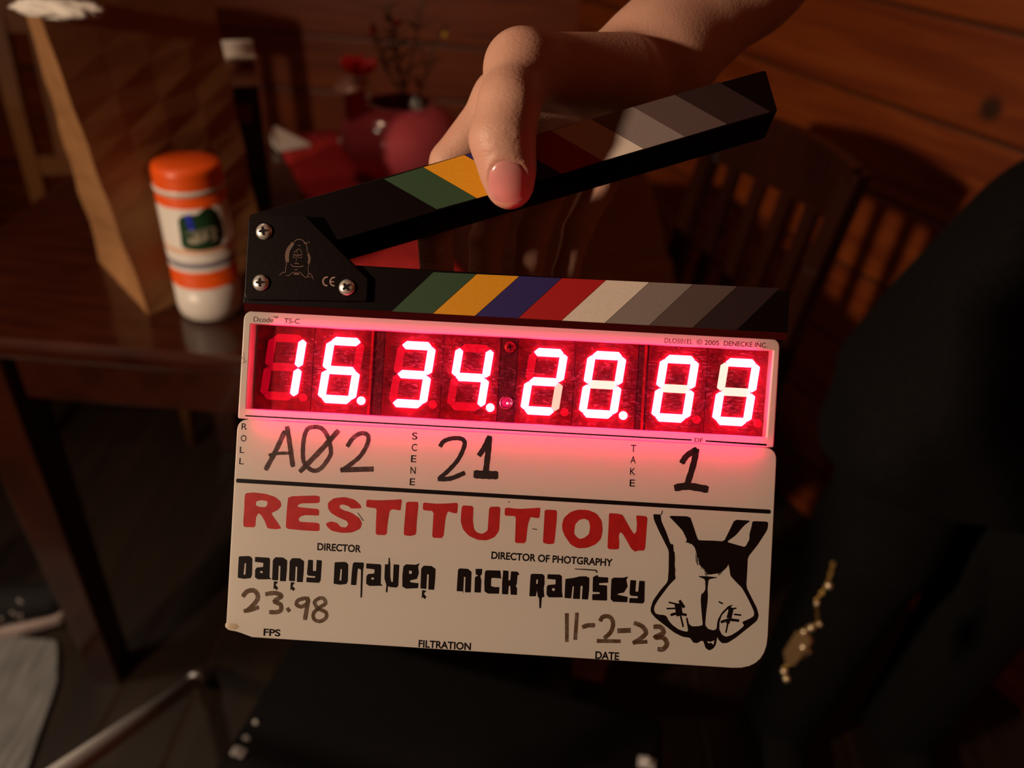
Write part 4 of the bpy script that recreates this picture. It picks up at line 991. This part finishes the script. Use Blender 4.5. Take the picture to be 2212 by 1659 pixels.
# joint creases
for (cx_c, cy_c, wdt, dep) in ((1070, 302, 60, .0005), (1078, 313, 55, .0005), (1062, 292, 40, .0003), (1068, 212, 40, .0002), (1070, 222, 40, .0002)):
    c = Lc(cx_c, cy_c, 20); d = V1-c
    yy_ = d[:, 1]-.09*d[:, 0]
    m_ = (V1[:, 2] > .008)*np.exp(-(yy_/.0007)**2)*np.exp(-(d[:, 0]/(wdt*.0002))**4)
    V1[:, 2] -= dep*m_
Mw = np.array(SP.m)
V1w = V1 @ Mw[:3, :3].T + Mw[:3, 3]
# torso, neck, head and the other arm (in world metres); the person stands facing the camera at the right
PC = np.array([.62, .78, 0.])
def lean(P):
    q = P-PC; q = q.copy(); q[:, 0] -= .12*np.clip((P[:, 2]-.80)/.30, 0, 1); return q
def body_sdf(P):
    q = lean(P)
    d = cap(q, (0, 0, 1.06), (0, 0, 1.34), .135, .150, (0, 1, 0), .68)
    d = smin(d, cap(q, (-.14, 0, 1.42), (.14, 0, 1.42), .062, .062), .05)
    d = smin(d, cap(q, (0, .01, 1.42), (0, 0, 1.53), .060, .055), .04)
    d = smin(d, cap(q, (0, -.005, 1.665), (0, .0, 1.70), .080, .092, (1, 0, 0), .88), .03)
    d = smin(d, cap(q, (0, -.045, 1.60), (0, -.02, 1.62), .042, .058), .03)
    d = smin(d, cap(q, (0, -.098, 1.655), (0, -.085, 1.69), .013, .009), .012)
    d = smin(d, cap(q, (-.075, .005, 1.655), (-.078, .01, 1.685), .011, .014, (1, 0, 0), .5), .008)
    d = smin(d, cap(q, (.075, .005, 1.655), (.078, .01, 1.685), .011, .014, (1, 0, 0), .5), .008)
    d = smin(d, cap(q, (.17, 0, 1.40), (.20, .0, 1.12), .052, .042), .04)
    d = smin(d, cap(q, (.20, .0, 1.12), (.245, -.06, .87), .040, .028), .02)
    d = smin(d, cap(q, (.25, -.05, .87), (.245, -.06, .79), .030, .024, (1, 0, 0), .6), .02)
    for i in range(4):
        x = -.024+i*.016
        d = smin(d, cap(q, (.245, -.06+x, .79), (.235, -.066+x*1.1, .70+abs(i-1.6)*.006), .0095, .0078), .004)
    d = smin(d, cap(q, (.235, -.085, .83), (.205, -.105, .775), .013, .010), .01)
    for s_ in (-1, 1):
        d = smin(d, cap(q, (s_*.09, 0, 1.0), (s_*.10, .0, .52), .085, .058), .04)
        d = smin(d, cap(q, (s_*.10, 0, .52), (s_*.105, .02, .10), .057, .040), .03)
    # mouth and eye sockets
    for x in (-.032, .032):
        d = -smin(-d, cap(q, (x, -.092, 1.690), (x*1.1, -.094, 1.690), .012, .012), .008)
    d = -smin(-d, cap(q, (-.02, -.103, 1.622), (.02, -.103, 1.622), .0035, .0035), .004)
    return d
V2, Q2 = implicit(body_sdf, (.35, .5, .04), (1.16, 1.0, 1.85), .008)
foot_o = Vector((PC[0], PC[1], 0))
person = tag(empty('person', foot_o), 'person in black clothes at right, bare hand gripping the upper clapstick with thumb in front', 'person')
Vall = np.concatenate([V1w, V2])-np.array(foot_o); Qall = np.concatenate([Q1, Q2+len(V1w)])
skin = mat('skin', (.60, .33, .235), .48, spec=.35, sss=.12, sssr=(1, .3, .15), ssss=.006)
tc = N(skin, 'ShaderNodeTexCoord'); n1 = N(skin, 'ShaderNodeTexNoise', Scale=55.0, Detail=4); L(skin, tc, 'Object', n1, 'Vector')
rp = N(skin, 'ShaderNodeValToRGB'); rp.color_ramp.elements[0].color = (.55, .27, .19, 1); rp.color_ramp.elements[1].color = (.66, .39, .28, 1); L(skin, n1, 'Fac', rp, 'Fac'); L(skin, rp, 'Color', BS(skin), 'Base Color')
n2 = N(skin, 'ShaderNodeTexNoise', Scale=620.0, Detail=3); mp = N(skin, 'ShaderNodeMapping'); mp.inputs['Scale'].default_value = (1, 1, 1.6); L(skin, tc, 'Object', mp, 'Vector'); L(skin, mp, 'Vector', n2, 'Vector')
bp2 = N(skin, 'ShaderNodeBump', Strength=.3, Distance=.0007); L(skin, n2, 'Fac', bp2, 'Height'); L(skin, bp2, 'Normal', BS(skin), 'Normal')
body = link('body', mesh_from(Vall, Qall), skin, person)
# thumb nail: a curved plate lying on the thumb
def surf_z(x, y):
    P = np.array([[x, y, .030]])
    for _ in range(60):
        d = hand_sdf(P)[0]
        if d < 1e-5: break
        P[0, 2] -= d*.9
    return P[0, 2]
ZN = surf_z(*Lc(1096, 388, 22)[:2])
cN = Lc(1096, 388, 22); cN2 = (cN[0], cN[1])
bm = bmesh.new(); rings = []; NR, NS = 9, 36
for i in range(NR+1):
    ring_ = []
    for k in range(NS):
        a = 2*math.pi*k/NS; e_ = 1/((abs(math.cos(a))**2.6+abs(math.sin(a))**2.6)**(1/2.6))
        r = i/NR*e_*.985; u = NU*r*math.cos(a); v = NV*r*math.sin(a)
        x = cN2[0]+u*math.cos(.05)-v*math.sin(.05); y = cN2[1]+v*math.cos(.05)+u*math.sin(.05)
        zz = max(surf_z(x, y), ZN-.0050)-(.0004 if i < NR else .0009)+.0002*(1-(i/NR)**2)
        w = SP.m @ Vector((x, y, zz)); ring_.append(bm.verts.new(w-foot_o))
        if i == 0: break
    rings.append(ring_)
for k in range(NS): bm.faces.new((rings[0][0], rings[1][k], rings[1][(k+1) % NS]))
for a_, b_ in zip(rings[1:], rings[2:]):
    for k in range(NS): bm.faces.new((a_[k], b_[k], b_[(k+1) % NS], a_[(k+1) % NS]))
nail_m = mat('thumb_nail', (.66, .27, .25), .22, spec=.6, coat=.35)
bm_link('thumb_nail', bm, nail_m, person, True)
# fine dark hairs on the forearm
rnd = random.Random(11); bm = bmesh.new()
for k in range(420):
    t = rnd.uniform(0.05, 1.0); a = rnd.uniform(.35, 2.7)
    base = wrist+(elbow-wrist)*t*.85
    side = nrm(np.cross(armdir, zax)); dirv = nrm(-side*math.cos(a-1.2)*-1+zax*math.sin(a-.6)) if False else nrm(side*-math.sin(a)+zax*math.cos(a))
    P = np.array([base+dirv*.07])
    ok = False
    for _ in range(40):
        d = hand_sdf(P)[0]
        if d < 2e-4: ok = True; break
        P[0] -= dirv*d*.8
    if not ok: continue
    p0 = P[0]; tng = nrm(-armdir*rnd.uniform(.6, 1.1)+nrm(np.cross(dirv, armdir))*rnd.uniform(-.7, .7)+dirv*.35)
    ln = rnd.uniform(.004, .009)
    pts_ = [SP.m @ Vector(p0+tng*ln*s_-dirv*.0009*s_*s_)-foot_o for s_ in (0, .5, 1)]
    add_tube(bm, pts_, [.00007, .00005, .00003], 4)
ah_ = bm_link('arm_hair', bm, mat('dark_hair', (.05, .025, .018), .5), person); ah_['kind'] = 'stuff'
# head hair
def hair_sdf(P):
    q = lean(P)
    d = cap(q, (0, .012, 1.69), (0, .012, 1.725), .092, .098, (1, 0, 0), .92)
    cut = cap(q, (0, -.12, 1.60), (0, -.10, 1.685), .095, .075)
    return np.maximum(d, -cut)
V3, Q3 = implicit(hair_sdf, (.63, .62, 1.52), (.91, .95, 1.87), .006)
link('hair', mesh_from(V3-np.array(foot_o), Q3), noisy(mat('dark_brown_hair', rough=.6), (.01, .006, .004), (.03, .018, .01), 90), person)
# clothes
black = noisy(mat('black_cloth', rough=.9, spec=.2), (.003, .0025, .0025), (.006, .005, .005), 120, .3)
shw = np.array((.585, .74, 1.42)); elw = np.array((.285, .60, 1.385))
def shirt_sdf(P):
    q = lean(P)
    d = cap(q, (0, 0, .86), (0, 0, 1.34), .205, .170, (0, 1, 0), .72)
    d = smin(d, cap(q, (-.14, 0, 1.415), (.14, 0, 1.415), .078, .078), .05)
    d = smin(d, cap(P, shw+(PC+np.array([.03, 0, 1.42])-shw)*.6, shw*.38+elw*.62, .075, .066), .04)
    d = smin(d, cap(q, (.16, 0, 1.40), (.195, .0, 1.14), .070, .060), .04)
    d = smin(d, cap(q, (-.10, -.04, .95), (-.19, -.10, .76), .11, .055), .09)
    d = smin(d, cap(q, (.0, 0, .92), (-.02, -.02, .70), .20, .215, (0, 1, 0), .7), .06)
    d = d+.004*np.sin(q[:, 2]*46+q[:, 0]*20)*np.sin(q[:, 0]*34+1)
    d = np.maximum(d, .70-P[:, 2])
    d = np.maximum(d, -cap(q, (0, -.02, 1.50), (0, 0, 1.62), .072, .08))
    cuff = shw*.38+elw*.62; ax = (elw-shw)/np.linalg.norm(elw-shw)
    d = np.maximum(d, np.where((np.linalg.norm(P-cuff, axis=1) < .13), (P-cuff)@ax, -1))
    return d
V4, Q4 = implicit(shirt_sdf, (.22, .45, .62), (1.16, 1.02, 1.58), .008)
link('shirt', mesh_from(V4-np.array(foot_o), Q4), black, person)
def trou_sdf(P):
    q = lean(P)
    d = cap(q, (0, 0, .93), (0, 0, 1.0), .165, .15, (0, 1, 0), .7)
    for s_ in (-1, 1):
        d = smin(d, cap(q, (s_*.09, 0, .92), (s_*.10, 0, .52), .10, .078), .03)
        d = smin(d, cap(q, (s_*.10, 0, .52), (s_*.105, .02, .06), .078, .062), .03)
    return np.maximum(d, .04-P[:, 2])
V5, Q5 = implicit(trou_sdf, (.35, .55, .0), (.9, 1.0, 1.1), .009)
link('trousers', mesh_from(V5-np.array(foot_o), Q5), noisy(mat('black_trousers', rough=.9, spec=.2), (.003, .003, .003), (.006, .005, .005), 90), person)
def shoe_sdf(P, s_):
    q = P-PC-np.array([s_*.11, 0, 0])
    d = cap(q, (0, .05, .045), (0, -.12, .035), .042, .036)
    d = smin(d, cap(q, (0, .04, .05), (0, .03, .10), .045, .048), .02)
    return np.maximum(d, .001-P[:, 2])
for s_ in (-1, 1):
    V6, Q6 = implicit(lambda P: shoe_sdf(P, s_), (PC[0]+s_*.11-.08, .55, -.02), (PC[0]+s_*.11+.08, .95, .17), .006)
    link('shoe', mesh_from(V6-np.array(foot_o), Q6), black, person)
# gold chain hanging beside the black coat
gold = mat('polished_gold', (1.0, .85, .55), .2, .8)
gl_pts = [(1788, 1262), (1762, 1300), (1768, 1345), (1751, 1352), (1735, 1361), (1745, 1380), (1733, 1394), (1742, 1402), (1729, 1412), (1712, 1428), (1692, 1446), (1697, 1462)]
ch = tag(empty('gold_chain', at_depth(1788, 1250, .80)), 'gold charm chain with small bright beads hanging beside the black coat at right', 'chain')
O_ = ch.location.copy(); cpts = [at_depth(x, y, .80+.004*i) for i, (x, y) in enumerate(gl_pts)]
top_c = at_depth(1800, 1215, .80)
bm = bmesh.new()
full = [top_c]+cpts
for a_, b_ in zip(full, full[1:]):
    k = max(2, int((b_-a_).length/.0045))
    for j in range(k):
        p = a_.lerp(b_, (j+.5)/k)-O_; d = (b_-a_).normalized(); s_ = d.orthogonal().normalized() if j % 2 else d.cross(d.orthogonal()).normalized()
        lp_ = [p+d*.0032*math.cos(q)+s_*.0017*math.sin(q) for q in [2*math.pi*i/8 for i in range(9)]]
        add_tube(bm, lp_, .0006, 5, False)
bm_link('chain_links', bm, mat('dark_gold', (.45, .28, .08), .3, 1.0), ch, True)
for i, p in enumerate(cpts):
    bm = bmesh.new(); bmesh.ops.create_uvsphere(bm, u_segments=14, v_segments=10, radius=.0040 if i not in (1, 2, 9) else .0028)
    bmesh.ops.translate(bm, vec=p-O_+Vector((0, -.003, .001)), verts=bm.verts); bm_link('bead', bm, gold, ch, True)
bm = bmesh.new(); a_, b_ = cpts[3]-O_, cpts[10]-O_
m_ = (a_+b_)/2; d = (b_-a_).normalized(); s_ = Vector((.7, .5, .3)).cross(d).normalized(); n_ = d.cross(s_)
vs = [m_+d*x*.024+s_*y*.010 for x, y in ((-1, -.5), (-.6, -1), (.7, -.8), (1, .1), (.6, .9), (-.7, .9))]
f0 = [bm.verts.new(v-n_*.0015) for v in vs]; f1 = [bm.verts.new(v+n_*.0015) for v in vs]
bm.faces.new(f0); bm.faces.new(f1[::-1])
for i in range(6): bm.faces.new((f0[i], f0[(i+1) % 6], f1[(i+1) % 6], f1[i]))
bm_link('tag_plate', bm, mat('brushed_gold', (.80, .52, .25), .35, 1.0), ch)
